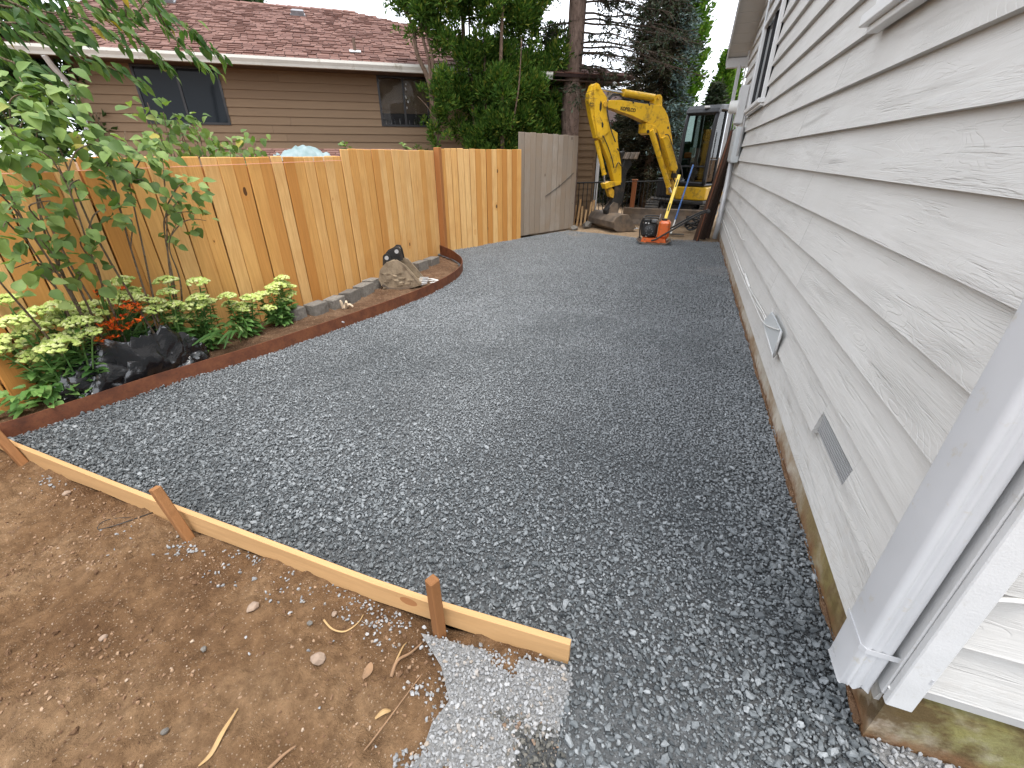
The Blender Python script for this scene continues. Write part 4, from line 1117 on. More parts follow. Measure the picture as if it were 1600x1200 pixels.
# arm: two side plates over a box, with slots
arm_px = [(927, 131), (931, 132), (937, 142), (944, 153), (944, 168), (946, 182), (951, 200), (962, 208), (962, 216), (964, 236), (968, 258), (968, 285), (958, 287), (949, 252), (936, 219), (929, 216), (921, 182), (917, 158), (918, 147), (923, 134)]
arm = plate('arm', arm_px, .15, MT['yellow'])
side_px = [(927, 130), (932, 132), (937, 142), (945, 154), (943, 168), (946, 190), (948, 206), (935, 217), (930, 214), (925, 182), (924, 155), (924, 140)]
for s in (-1, 1): plate('arm_side_plate', side_px, .016, MT['yellow'], arm, off=s * .088)
for px_ in ([(933, 164), (934.5, 158), (936.5, 162), (936, 170), (934, 175.5), (932.6, 172)], [(935.6, 193), (937, 190), (939, 194), (938.6, 199), (936.4, 200)]):
    plate('slot', px_, .004, MT['decal'], arm, off=.0975)
def pin(name, u, v, r, L, mat, parent):
    mb = MB(); c = BP(u, v); mb.cyl(c - BN * L / 2, c + BN * L / 2, r, 14); return mb.build(name, mat, parent, angle=40)
pin('pin', 930, 138, .035, .24, MT['yellow'], arm); pin('pin', 941, 163.5, .05, .27, MT['yellow_dirty'], arm); pin('pin', 1024, 153, .03, .22, MT['yellow_dirty'], boom)
pin('pin', 1006, 206, .03, .30, MT['black_steel'], boom); pin('pin', 1046, 274, .05, .34, MT['black_steel'], boom)
def cylinder(name, a, b, c, r1, r2, off, parent=None, mat='yellow'):
    """rod a-b, barrel b-c"""
    A, B_, C_ = [BP(*q) + BN * off for q in (a, b, c)]
    mb = MB(); d = (C_ - B_).normalized()
    mb.tube([B_, B_ + d * .03, B_ + d * .031, C_], [r1 * 1.12, r1 * 1.12, r1, r1], 16)
    o = mb.build(name, MT[mat], parent or ex, angle=40)
    mb = MB(); mb.cyl(A, B_ + d * .02, r2, 12); mb.build('rod', MT['chrome'], o, angle=40)
    return o
cylinder('arm_cylinder', (932, 138), (973, 145), (1022, 153), .066, .024, 0)
cylinder('boom_cylinder', (1042, 300), (1039, 291), (1011, 204), .055, .024, .13)
cylinder('bucket_cylinder', (945, 286), (944, 273), (932, 219), .045, .02, .0)
plate('cylinder_guard', [(1025, 216), (1031, 213), (1038, 222), (1049, 262), (1046, 268), (1040, 266)], .10, MT['yellow'], boom, off=.17)
plate('link', [(941, 287), (950, 283), (966, 284), (967, 288), (953, 292), (944, 295)], .17, MT['yellow'], arm)
plate('link', [(946, 293), (953, 291), (962, 304), (957, 310), (951, 307)], .12, MT['yellow_dirty'], arm)
plate('coupler', [(958, 286), (968, 285), (972, 300), (966, 315), (958, 333), (946, 338), (944, 328), (953, 318), (957, 305)], .14, MT['black_steel'], arm)
plate('thumb', [(967, 238), (974, 236), (979, 250), (984, 246), (985, 258), (977, 270), (975, 290), (970, 318), (958, 336), (955, 330), (964, 310), (968, 286), (970, 262)], .10, MT['black_steel'], arm)
for k in range(3): plate('thumb_tine', [(970 + k * 7, 248), (975 + k * 7, 238), (979.5 + k * 7, 238), (975 + k * 7, 249)], .30, MT['worn_steel'], arm, off=.0)
def hose(px, off=.0, r=.012, parent=None):
    P = [BP(u, v) + BN * off for u, v in px]; mb = MB(); mb.tube(smooth_path([tuple(p) for p in P], 5), r, 7); mb.build('hose', MT['cable_black'], parent or ex, smooth=True)
hose([(945, 158), (944, 172), (947, 190), (951, 206), (957, 222)], .11); hose([(950, 156), (956, 150), (966, 150), (975, 154), (1000, 160)], .05); hose([(952, 154), (960, 147), (972, 149), (985, 157), (1006, 162)], -.03)
hose([(1016, 200), (1023, 214), (1027, 232), (1029, 246)], .10); hose([(1028, 211), (1033, 212), (1037, 222), (1042, 238), (1046, 252)], .24, .010)
hose([(1048, 238), (1055, 252), (1060, 263), (1061, 275), (1056, 282)], .1); hose([(1047, 246), (1053, 256), (1057, 266), (1058, 276), (1054, 284)], .16); hose([(960, 232), (967, 240), (970, 232)], .1, .01); hose([(958, 262), (962, 254), (968, 260), (972, 250)], .1, .01)
hose([(960, 157.5), (985, 160.5), (1008, 163.5), (1024, 166), (1033, 174), (1037, 186)], .085, .011); hose([(962, 156.5), (987, 159.5), (1010, 162.5), (1026, 165), (1035, 173), (1040, 190)], .06, .011)
hose([(938, 212), (946, 230), (952, 248), (955, 262)], .10, .011); hose([(1036, 250), (1042, 262), (1046, 280), (1052, 290)], .15, .012)
for (u, v) in ((985, 160.5), (1010, 164), (1039, 200), (1046, 246)): plate('hose_clamp', [(u - 1.2, v - 2), (u + 1.2, v - 2), (u + 1.2, v + 2), (u - 1.2, v + 2)], .215, MT['black_steel'], boom)
# lettering on the boom
fc = bpy.data.curves.new('lettering', 'FONT'); fc.body = 'KOBELCO'; fc.size = .128; fc.extrude = .0008; fc.space_character = .95; fc.offset = .0045
_tmp = bpy.data.objects.new('_tmp', fc); COL.objects.link(_tmp); bpy.context.view_layer.update()
_lm = bpy.data.meshes.new_from_object(_tmp.evaluated_get(bpy.context.evaluated_depsgraph_get())); bpy.data.objects.remove(_tmp)
_lm.materials.clear(); _lm.materials.append(MT['decal']); lt = bpy.data.objects.new('lettering', _lm); COL.objects.link(lt); lt.parent = boom
a, b = BP(964.5, 172.2), BP(988, 175.8)
xa = (b - a).normalized(); za = BN.copy(); ya = za.cross(xa).normalized()
Mx = Matrix((xa, ya, za)).transposed().to_4x4()
lt.matrix_local = Matrix.Translation(a + BN * .103 - ya * .0 - ex.location) @ Mx @ Matrix.Scale((b - a).length / .56, 4)
# bucket: wide ditching bucket lying on the pad
bw = V(.66, -.75, 0).normalized(); bf = V(.75, .66, 0).normalized(); BK = Vector((-1.48, 10.42, 0))
prof = [(.06, .335), (-.10, .345), (-.22, .30), (-.29, .20), (-.28, .09), (-.20, .02), (-.06, .0), (.14, .012), (.30, .045)]       # (forward, z) outer skin
inn = [(.285, .060), (.14, .032), (-.05, .022), (-.185, .04), (-.258, .10), (-.268, .195), (-.205, .28), (-.09, .322), (.06, .318)]
def BK3(f, z, w): return BK + bf * f + bw * w + V(0, 0, z + .004)
mb = MB(); hw = .52
mb.prism([BK3(f, z, -hw) for f, z in prof + inn], bw * (2 * hw)); bk = mb.build('bucket', MT['worn_steel'], ex, angle=35)
for s in (-1, 1):
    mb = MB(); mb.prism([BK3(f, z, s * hw - .009) for f, z in prof], bw * .018); mb.build('bucket_side', MT['worn_steel'], bk)
mb = MB(); mb.prism([BK3(.36, .055, -hw - .02), BK3(.24, .035, -hw - .02), BK3(.24, .055, -hw - .02)], bw * (2 * hw + .04)); mb.build('cutting_edge', MT['galv'], bk)
for s in (-.09, .09):
    mb = MB(); mb.prism([BK3(-.16, .31, s), BK3(.08, .33, s), BK3(.05, .52, s), BK3(-.06, .56, s), BK3(-.14, .48, s)], bw * .022); mb.build('bucket_ear', MT['worn_steel'], bk)
# swing post
mb = MB(); q = BP(1046, 290); mb.cbox(q + V(.06, .07, -.02), (.22, .26, .34), .03); mb.build('swing_post', MT['yellow_dirty'], ex)
# undercarriage: two tracks, frame and blade
UX, UY = -.15, 12.85
for s in (-1, 1):
    x = UX + s * .62; mb = MB(); pr = []
    for k in range(12): a = R(90 + 15 * k * 180 / 165); pr.append((UY + .82 + .0 - .0 + .21 * -math.cos(a) * -1 * 0 , 0))
    loop = []
    for k in range(9): a = R(-90 + 22.5 * k); loop.append((UY + .80 + .21 * math.cos(a), .215 + .21 * math.sin(a)))
    for k in range(9): a = R(90 + 22.5 * k); loop.append((UY - .80 + .21 * math.cos(a), .215 + .21 * math.sin(a)))
    mb.prism([(x - .15, y, z) for y, z in loop], (.30, 0, 0)); tk = mb.build('track', MT['rubber'], ex)
    n = len(loop)
    for i in range(n):
        y0, z0 = loop[i]; y1, z1 = loop[(i + 1) % n]; m_ = 1 if math.hypot(y1 - y0, z1 - z0) < .3 else 12
        for k in range(m_):
            y, z = lerp(y0, y1, (k + .5) / m_), lerp(z0, z1, (k + .5) / m_); nx_, nz = (z1 - z0), -(y1 - y0); l_ = math.hypot(nx_, nz)
            mb = MB(); ang = math.atan2(z1 - z0, y1 - y0); mb.cbox((x, y + nx_ / l_ * .008, z + nz / l_ * .008), (.305, .035, .03), .004, Matrix.Rotation(ang, 3, 'X')); mb.build('track_lug', MT['rubber'], tk)
mb = MB(); mb.cbox((UX, UY, .30), (.9, 1.0, .2), .03); mb.cyl((UX, UY, .38), (UX, UY, .52), .36, 24); mb.build('undercarriage', MT['black_steel'], ex)
mb = MB(); BY = 11.30; bz_ = [(0, .36), (.03, .34), (.05, .22), (.045, .10), (.01, .0), (-.03, .0), (.0, .10), (.005, .22), (-.012, .34)]
mb.prism([(-1.36, BY + y, z + .01) for y, z in bz_], (1.86, 0, 0)); bl = mb.build('blade', MT['worn_steel'], ex)
for x in (-.55, .25):
    mb = MB(); mb.tube([(x, BY + .03, .16), (x, 12.4, .30)], .05, 8); mb.build('blade_arm', MT['black_steel'], bl)
# upper body and cab
UF = V(-.40, -.917, 0).normalized(); UL = V(.917, -.40, 0).normalized(); CO = Vector((-.30, 12.25, 0))        # front corner of the cab, looking along UF; UL = its left
def CB(f, l, z): return CO + UF * f + UL * l + V(0, 0, z)
def body(name, fl, z0, z1, mat, parent=None, bev=.03):
    mb = MB(); mb.prism([CB(f, l, z0) for f, l in fl], (0, 0, z1 - z0)); o = mb.build(name, mat, parent or ex)
    md = o.modifiers.new('edge', 'BEVEL'); md.width = bev; md.segments = 3; md.limit_method = 'ANGLE'; md.angle_limit = R(40); return o
body('deck', [(.02, -.62), (.10, .30), (.02, .74), (-1.25, .74), (-1.5, .2), (-1.25, -.62)], .40, .50, MT['black_steel'])
body('lower_panel', [(.05, .03), (.05, .60), (-.02, .745), (-1.25, .745), (-1.45, .30), (-1.2, .03)], .505, .79, MT['yellow'])
body('engine_hood', [(-.9, -.62), (-.9, .74), (-1.3, .74), (-1.52, .1), (-1.3, -.62)], .80, 1.30, MT['charcoal'])
body('side_hood', [(-.25, -.62), (-.25, -.08), (-.88, -.08), (-.88, -.62)], .505, .95, MT['charcoal'])
cab_ = body('cab_floor', [(.03, .0), (.03, .70), (-.88, .70), (-.88, .0)], .80, .86, MT['charcoal'])
W_ = .70
def bar(pts, r, name='cab_pillar', mat='charcoal'):
    mb = MB(); mb.tube(smooth_path([tuple(p) for p in pts], 4), r, 8); mb.build(name, MT[mat], cab_, smooth=True)
for l in (.02, W_ - .02):
    bar([CB(.02, l, .84), CB(.03, l, 1.4), CB(.0, l, 1.95), CB(-.06, l, 2.25), CB(-.14, l, 2.36)], .040 if l < .3 else .045)
    bar([CB(-.50, l, .84), CB(-.50, l, 1.5), CB(-.50, l, 2.36)], .032); bar([CB(-.86, l, .84), CB(-.88, l, 1.6), CB(-.84, l, 2.34)], .042)
    bar([CB(.0, l, 1.36), CB(-.5, l, 1.36)], .016)
bar([CB(.025, .02, 1.22), CB(.03, .35, 1.22), CB(.025, W_ - .02, 1.22)], .014); bar([CB(.02, .02, .87), CB(.02, W_ - .02, .87)], .03); bar([CB(-.07, .02, 2.27), CB(-.07, W_ - .02, 2.27)], .035)
mb = MB(); rp = [(.02, 2.28), (-.03, 2.36), (-.12, 2.43), (-.5, 2.455), (-.82, 2.42), (-.92, 2.34), (-.88, 2.32), (-.10, 2.33), (-.02, 2.26)]
mb.prism([CB(f, -.02, z) for f, z in rp], UL * (W_ + .04)); rf_ = mb.build('cab_roof', MT['charcoal'], cab_)
md = rf_.modifiers.new('edge', 'BEVEL'); md.width = .03; md.segments = 3; md.limit_method = 'ANGLE'; md.angle_limit = R(35)
mb = MB(); mb.cbox(CB(-.02, W_ * .62, 2.385), (.12, .05, .045), .01); mb.build('work_light', MT['galv'], rf_)
for a, b, z0, z1, f in ((.05, W_ - .05, .90, 1.20, .022), (.05, W_ - .05, 1.24, 1.96, .018)):
    mb = MB(); mb.add([CB(f, a, z0), CB(f, b, z0), CB(f - .02, b, z1), CB(f - .02, a, z1)], [(0, 1, 2, 3)]); mb.build('windscreen', MT['cab_glass'], cab_)
mb = MB(); mb.add([CB(-.005, .05, 1.96), CB(-.005, W_ - .05, 1.96), CB(-.065, W_ - .05, 2.26), CB(-.065, .05, 2.26)], [(0, 1, 2, 3)]); mb.build('windscreen', MT['cab_glass'], cab_)
for f0, f1, z0, z1 in ((-.03, -.48, .9, 2.3), (-.53, -.84, .9, 2.3)):
    for l in (.02, W_ - .02):
        mb = MB(); mb.add([CB(f0, l, z0), CB(f1, l, z0), CB(f1, l, z1), CB(f0 - .06, l, z1)], [(0, 1, 2, 3)]); mb.build('side_window', MT['cab_glass'], cab_)
mb = MB(); mb.cbox(CB(-.60, .35, 1.02), (.48, .42, .18), .05); mb.cbox(CB(-.80, .35, 1.42), (.46, .14, .66), .05); mb.build('seat', MT['cable_black'], cab_)
for l in (.12, .56):
    mb = MB(); mb.tube([CB(-.28, l, .86), CB(-.28, l, 1.25), CB(-.24, l, 1.38)], .02, 8); mb.cbox(CB(-.40, l, 1.12), (.12, .25, .16), .02); mb.build('control_lever', MT['cable_black'], cab_)
mb = MB(); mb.cbox(CB(-.10, .14, 1.45), (.16, .10, .12), .02); mb.build('monitor', MT['orange'], cab_)
mb = MB(); mb.cbox(CB(-.12, .22, 1.53), (.12, .02, .16), .004); mb.build('paper', MT['white_paint'], cab_)
bar([CB(-.02, W_ + .05, 1.0), CB(-.02, W_ + .05, 1.9)], .012, 'grab_rail', 'black_steel')

# ================================================================== PLATE COMPACTOR
pc = thing('plate_compactor', (-.45, 8.85, 0), 'orange plate compactor with black engine on the gravel edge', 'plate compactor')
CP = Vector((-.45, 8.85, .012))
def K(x, y, z): return CP + V(x, y, z)
mb = MB(); lp = [(-.30, .07), (-.24, .015), (-.10, 0), (.14, 0), (.24, .015), (.30, .07), (.285, .075), (.235, .03), (.14, .02), (-.10, .02), (-.235, .03), (-.285, .075)]
mb.prism([K(x, -.21, z) for x, z in lp], (0, .42, 0)); mb.build('base_plate', MT['worn_steel'], pc)
mb = MB(); mb.prism([K(-.22, -.17, .03), K(.22, -.17, .03), K(.20, -.17, .10), K(-.20, -.17, .10)], (0, .34, 0)); mb.build('exciter_deck', MT['orange'], pc)
for x in (-.14, .10):
    mb = MB(); mb.cyl(K(x, -.19, .055), K(x, -.14, .055), .032, 14); mb.build('rubber_mount', MT['orange'], pc, angle=40)
mb = MB(); mb.cbox(K(-.095, 0, .235), (.27, .26, .25), .03); en = mb.build('engine', MT['black_steel'], pc)
mb = MB(); mb.tube([K(-.09, -.13, .22), K(-.09, -.16, .22), K(-.09, -.175, .22)], [.10, .10, .08], 22); mb.build('recoil_cover', MT['cable_black'], en, angle=40)
for k in range(8):
    a = k * math.pi / 4; c = K(-.09 + .055 * math.cos(a), -.177, .22 + .055 * math.sin(a)); mb = MB(); mb.cbox(c, (.018, .004, .018), .002); mb.build('cooling_slot', MT['grey_plastic'], en)
mb = MB(); mb.cbox(K(-.15, -.06, .39), (.14, .16, .07), .02); mb.build('fuel_tank', MT['black_steel'], en)
mb = MB(); mb.cbox(K(-.025, -.07, .385), (.10, .16, .055), .015); mb.build('muffler', MT['grey_plastic'], en)
for c in ((-.17, .355), (-.12, .352), (-.06, .25), (-.135, .13)):
    mb = MB(); mb.cbox(K(c[0], -.15, c[1]), (.028, .012, .02), .003); mb.build('decal_plate', MT['cable_white'], en)
mb = MB(); mb.cbox(K(.155, -.01, .245), (.20, .28, .30), .035); tk = mb.build('water_tank', MT['orange'], pc)
mb = MB(); mb.cyl(K(.14, 0, .395), K(.14, 0, .425), .05, 16); mb.build('tank_cap', MT['cable_black'], tk, angle=40)
def kt(name, pts, r, mat, parent=pc):
    mb = MB(); mb.tube(smooth_path([tuple(K(*p)) for p in pts], 5), r, 8); return mb.build(name, mat, parent, smooth=True)
for y in (-.16, .16): kt('roll_bar', [(-.24, y, .09), (-.26, y, .25), (-.24, y, .41), (-.18, y, .445), (.0, y, .45), (.05, y, .43)], .013, MT['black_steel'])
kt('roll_bar', [(-.22, -.16, .44), (-.22, .16, .44)], .012, MT['black_steel'])
for y in (-.20, .20): kt('handle', [(-.03, y, .06), (.06, y, .10), (.22, y, .21), (.40, y + .03, .33), (.60, y * .8 + .08, .46), (.74, y * .7 + .12, .535), (.84, y * .6 + .16, .56)], .016, MT['black_steel'])
kt('handle_grip', [(.84, -.10, .56), (.86, .16, .565), (.84, .40, .56)], .02, MT['cable_black'])
kt('throttle', [(.05, .0, .42), (.06, .0, .50)], .008, MT['galv'])

# ================================================================== TOOLS AND THINGS BY THE FAR CORNER
mb = MB(); a = at_y(1061.5, 273, 10.1); b = at_y(1035, 342, 9.35); b.z = .02
d = (b - a).normalized(); side = V(1, 0, 0); side = (side - d * side.dot(d)).normalized(); nn = d.cross(side)
rot = Matrix((side, nn, d)).transposed()
Lh = (b - a).length; lv = thing('spirit_level', b, 'yellow slotted spirit level leaning on the excavator blade', 'spirit level')
mb.cbox((a + b) / 2, (.058, .022, Lh), .004, rot); bd_ = mb.build('bar', MT['yellow_level'], lv)
for k in (.14, .52, .86):
    c = a.lerp(b, k) + nn * (-.0125 if nn.y > 0 else .0125); mb = MB(); mb.cbox(c, (.022, .003, .16), .001, rot); mb.build('slot', MT['decal'], lv)
a = at_y(1083, 258, 11.15); b = at_y(1050, 352, 9.9); b.z = .02
sp_ = thing('long_tool', b, 'long blue handled tool standing behind the plate compactor', 'tool')
mb = MB(); mb.cyl(a, a.lerp(b, .80), .017, 10); mb.build('handle', MT['blue'], sp_, angle=40)
mb = MB(); mb.cyl(a.lerp(b, .78), b, .015, 10); mb.build('ferrule', MT['cable_white'], sp_, angle=40)
mb = MB(); mb.cbox(b + V(.10, -.02, .01), (.32, .10, .02), .005); mb.build('blade', MT['black_steel'], sp_)
# dark planks leaning on the house corner
leans = [((.30, 9.42), (.60, 9.92), 1.86, .16, 'rusty edged dark plank leaning foremost against the grey house'), ((.42, 9.62), (.64, 10.05), 1.74, .14, 'dark plank leaning directly behind the foremost plank'),
         ((.50, 9.82), (.66, 10.25), 1.66, .12, 'rearmost dark plank leaning by the grey conduit')]
for (p0, p1, h, w, lab) in leans:
    a = V(*p0, 0); b = V(*p1, h); d = (b - a).normalized(); side = V(.55, -.83, 0); side = (side - d * side.dot(d)).normalized(); nn = d.cross(side)
    mb = MB(); mb.cbox((a + b) / 2, (w, .03, (b - a).length), .004, Matrix((side, nn, d)).transposed())
    o = mb.build('leaning_plank', MT['darkboard'], org=a); tag(o, lab, 'plank', 'planks leaning by the house')
mb = MB(); a, b = V(.31, 9.33, .0), V(.56, 9.85, 1.84); mb.tube([a, b], .012, 6); tag(mb.build('rusty_rod', MT['rust'], org=a), 'thin rusty steel bar along the foremost leaning plank', 'steel bar')
# coil of hose on the pad
mb = MB(); P = []
for k in range(70):
    a = k * .55; r = .13 + .02 * math.sin(k * .9); P.append((.20 + r * math.cos(a), 10.55 + r * .8 * math.sin(a), .05 + .004 * k * .9 + .03 * math.sin(k * 1.3)))
mb.tube(smooth_path(P, 3), .016, 7); tag(mb.build('hose_coil', MT['cable_black'], org=(.2, 10.55, 0), smooth=True), 'black hose coil lying by the leaning planks', 'hose')
# stones and timber by the grey panel
def rock(name, c, s, mat, lab, cat, seed, group=None, flat=1.0):
    rs = random.Random(seed); mb = MB(); pts = []
    for i in range(40):
        v = Vector((rs.gauss(0, 1), rs.gauss(0, 1), rs.gauss(0, 1))).normalized() * rs.uniform(.86, 1)
        pts.append(Vector((v.x * s[0], v.y * s[1], v.z * s[2])))
    mb.hull(pts); o = link(name, mb.mesh(name), mat, None, c); o.rotation_euler = (rs.uniform(-.15, .15), rs.uniform(-.15, .15), rs.uniform(0, 6)); tag(o, lab, cat, group); return o
rock('stone', (-2.22, 10.02, .03), (.11, .09, .06), MT['block'], 'grey stone at the foot of the grey panel', 'stone', 1)
rock('concrete_lump', (-2.02, 10.42, .05), (.17, .12, .10), MT['block'], 'concrete lump below the black railing', 'concrete lump', 2)
for k in range(6):
    a = V(-2.36 + k * .075, 10.50 + k * .055, 0); b = a + V(.02 * math.sin(k * 2), .16, .44 + .12 * math.sin(k * 1.7)); d = (b - a).normalized()
    mb = MB(); mb.cbox((a + b) / 2, (.045, .02, (b - a).length), .003, d.to_track_quat('Z', 'Y').to_matrix())
    labs = ['leftmost pale offcut leaning in the black railing', 'second offcut from the grey panel leaning in the railing', 'third offcut from the grey panel leaning in the railing', 'fourth offcut from the grey panel leaning in the railing', 'fifth offcut from the grey panel leaning in the railing', 'rightmost pale offcut leaning in the railing by the downspout']
    tag(mb.build('wood_offcut', MT['formwood'], org=a), labs[k], 'offcut', 'offcuts leaning in the railing')
# railing
rl = thing('iron_railing', (-1.4, 11.5, 0), 'black iron railing behind the excavator bucket', 'railing')
ra, rb = V(-2.45, 10.62, 0), V(-.20, 12.5, 0)
for z in (.08, .90):
    mb = MB(); mb.tube([ra + V(0, 0, z), rb + V(0, 0, z)], .018, 6); mb.build('rail', MT['rail_black'], rl)
nb = 27; meb = None
for k in range(nb):
    q = ra.lerp(rb, (k + .5) / nb)
    if meb is None:
        mb = MB(); mb.cbox((0, 0, .49), (.016, .016, .80), .002); meb = mb.mesh('baluster'); meb.materials.append(MT['rail_black'])
    o = link('baluster', meb, None, rl); o.location = q - rl.location
q = at_y(986, 333, 11.45); mb = MB(); mb.cbox((q.x, q.y, .44), (.10, .10, .96), .006); mb.cbox((q.x, q.y, .945), (.13, .13, .03), .005)
tag(mb.build('wooden_post', MT['orange_post'], org=(q.x, q.y, 0)), 'orange brown wooden post standing in the black railing', 'post')
# red outbuilding far behind, mostly hidden
rbld = thing('red_building', (-3.2, 21, 0), 'red board building far behind the excavator arm', 'building')
mb = MB(); mb.box((-7.6, 21, -.1), (-2.2, 25, 2.6)); wl_ = mb.build('wall', MT['red_wall'], rbld)
for k in range(11):
    mb = MB(); z = .1 + k * .23; mb.box((-7.6, 20.97, z), (-2.2, 20.995, z + .215)); mb.build('siding_board', MT['red_wall'], rbld)
mb = MB(); mb.prism([(-7.9, 20.6, 2.55), (-1.9, 20.6, 2.55), (-1.9, 23, 3.9), (-7.9, 23, 3.9)], (0, 0, .08)); mb.build('roof', MT['roof_felt'], rbld)
mb = MB(); mb.box((-4.3, 20.94, 1.1), (-3.3, 20.965, 2.1)); fw = mb.build('window', MT['white_paint'], rbld); mb = MB(); mb.box((-4.22, 20.925, 1.18), (-3.38, 20.938, 2.02)); mb.build('pane', MT['glass_dark'], fw)
mb = MB(); mb.box((-2.3, 20.9, 0), (-2.15, 20.96, 2.6)); mb.build('corner_board', MT['white_paint'], rbld)

# ================================================================== LOOSE BUCKET IN THE BED
qb = at_z(632, 446, 0); LB = Vector((-3.27, 4.74, bz(-3.27, 4.74)))
lb = thing('digging_bucket', LB, 'muddy narrow digging bucket lying in the planting bed', 'excavator bucket')
fw_ = V(.90, .436, 0).normalized(); wd = V(-.436, .90, 0).normalized()                     # cutting edge towards the gravel
def L3(f, z, w): return LB + fw_ * (f * .80) + wd * w + V(0, 0, z * 1.06 - .012)
op = [(-.02, .345), (-.15, .315), (-.25, .235), (-.285, .13), (-.25, .045), (-.16, .005), (.0, .0), (.16, .015), (.33, .05), (.35, .07)]
ip = [(.33, .075), (.16, .035), (.0, .022), (-.15, .027), (-.232, .06), (-.262, .135), (-.235, .225), (-.14, .295), (-.02, .322)]
mb = MB(); mb.prism([L3(f, z, -.16) for f, z in op + ip], wd * .32); lbo = mb.build('shell', MT['mud_tan'], lb, angle=35)
for s in (-.16, .16):
    mb = MB(); mb.prism([L3(f, z, s - .008) for f, z in [(.02, .35), (-.15, .317), (-.252, .237), (-.288, .13), (-.253, .043), (-.16, .003), (.0, -.002), (.16, .013), (.34, .048), (.36, .075), (.24, .19), (.14, .29)]], wd * .016); mb.build('side_plate', MT['mud_tan'], lb)
for s in (-.07, .07):
    mb = MB(); mb.prism([L3(f, z, s - .01) for f, z in [(-.22, .27), (.10, .33), (.085, .43), (.06, .475), (.0, .48), (-.05, .45), (-.14, .42), (-.20, .37)]], wd * .02); ear = mb.build('ear', MT['black_steel'], lb)
for f, z in ((.025, .435), (-.135, .365)):
    mb = MB(); mb.cyl(L3(f, z, -.128), L3(f, z, .128), .024, 14); mb.build('pin', MT['galv'], lb, angle=40)
    mb = MB(); mb.tube([L3(f, z, -.10), L3(f, z, -.118)], [.048, .048], 14); mb.build('boss', MT['black_steel'], lb, angle=40)
mb = MB(); mb.cbox(L3(-.05, .36, 0), (.10, .10, .06), .02); mb.build('wedge_block', MT['black_steel'], lb)
for s in (-.16, .16):                                   # wear strips welded on the side plates
    sg = -1 if s < 0 else 1
    mb = MB(); mb.prism([L3(f, z, s + sg * .008) for f, z in [(.10, .305), (.135, .30), (.345, .085), (.33, .06)]], wd * (sg * .012)); mb.build('side_cutter', MT['mud_tan'], lb)
    mb = MB(); mb.prism([L3(f, z, s + sg * .008) for f, z in [(-.255, .06), (-.16, .012), (.0, .006), (.20, .022), (.20, .045), (.0, .03), (-.15, .036), (-.235, .075)]], wd * (sg * .010)); mb.build('heel_strip', MT['worn_steel'], lb)
for k in range(14):                                     # caked mud
    rs_ = random.Random(300 + k); c_ = L3(rs_.uniform(-.22, .22), rs_.uniform(.03, .2), -.17); mb = MB(); mb.hull([c_ + fw_ * rs_.uniform(-.05, .05) + V(0, 0, rs_.uniform(-.018, .018)) - wd * rs_.uniform(0, .012) for _ in range(10)]); mb.build('mud_cake', MT['mud_tan'], lb)
for k in range(4):
    w = -.13 + k * .087; mb = MB(); mb.hull([L3(.30, .035, w - .02), L3(.30, .035, w + .02), L3(.30, .075, w - .02), L3(.30, .075, w + .02), L3(.44, .062, w - .012), L3(.44, .062, w + .012), L3(.44, .074, w - .012), L3(.44, .074, w + .012)]); mb.build('tooth', MT['galv'], lb)

# ================================================================== BLACK PLASTIC BAG
BG = Vector((-3.50, 1.78, .04))
def crumple(q, f=1.0): return abs(mnoise.noise(q * f)) 
def bag_shell(mb, c, rad, hgt, seed, hole=True, sub=5):
    bm = bmesh.new(); bmesh.ops.create_icosphere(bm, subdivisions=sub, radius=1); sv = Vector((seed, seed * .7, -seed))
    for w in bm.verts:
        d = w.co.normalized()
        wq = d * 1.5 + sv + Vector((mnoise.noise(d * 2 + sv), mnoise.noise(d * 2 - sv), mnoise.noise(d * 2 + sv * 2))) * .55
        # creases: ridges of a warped noise, three sizes, give flat facets between sharp folds
        r = 1 + .34 * mnoise.noise(wq * .9) - .40 * crumple(wq, 1.15) - .15 * crumple(wq, 2.6) - .08 * crumple(wq, 5.0)
        p = Vector((d.x * rad[0], d.y * rad[1], d.z * hgt)) * (r + .34)
        if d.z < -.05: p.z = -.02 + .01 * d.z
        if hole and d.z > .62:                      # the open mouth sinks in
            k = (d.z - .62) / .38; p.z -= hgt * .75 * k ** .7; p.x += .02 * k
        w.co = p + c
    for i, w in enumerate(bm.verts): w.index = i
    mb.add([Vector(w.co) for w in bm.verts], [tuple(w.index for w in f.verts) for f in bm.faces]); bm.free()
mb = MB(); bag_shell(mb, BG, (.15, .23), .42, 3.7)
bag = mb.build('plastic_bag', MT['bag'], org=BG, angle=38); tag(bag, 'crumpled open black plastic bag by the rusty edging', 'plastic bag')
mb = MB(); bag_shell(mb, BG + V(.0, -.25, .0), (.11, .23), .21, 9.2, False, 5); mb.build('bag_tail', MT['bag'], bag, org=BG, angle=38)
mb = MB(); bag_shell(mb, BG + V(.06, .22, .0), (.10, .17), .18, 5.5, False, 5); mb.build('bag_tail', MT['bag'], bag, org=BG, angle=38)
rs = random.Random(31)
mb = MB(); mb.hull([BG + V(rs.uniform(-.10, .12), rs.uniform(-.16, .16), rs.uniform(.03, .12)) for _ in range(40)]); mb.build('debris', MT['clod'], bag, org=BG)

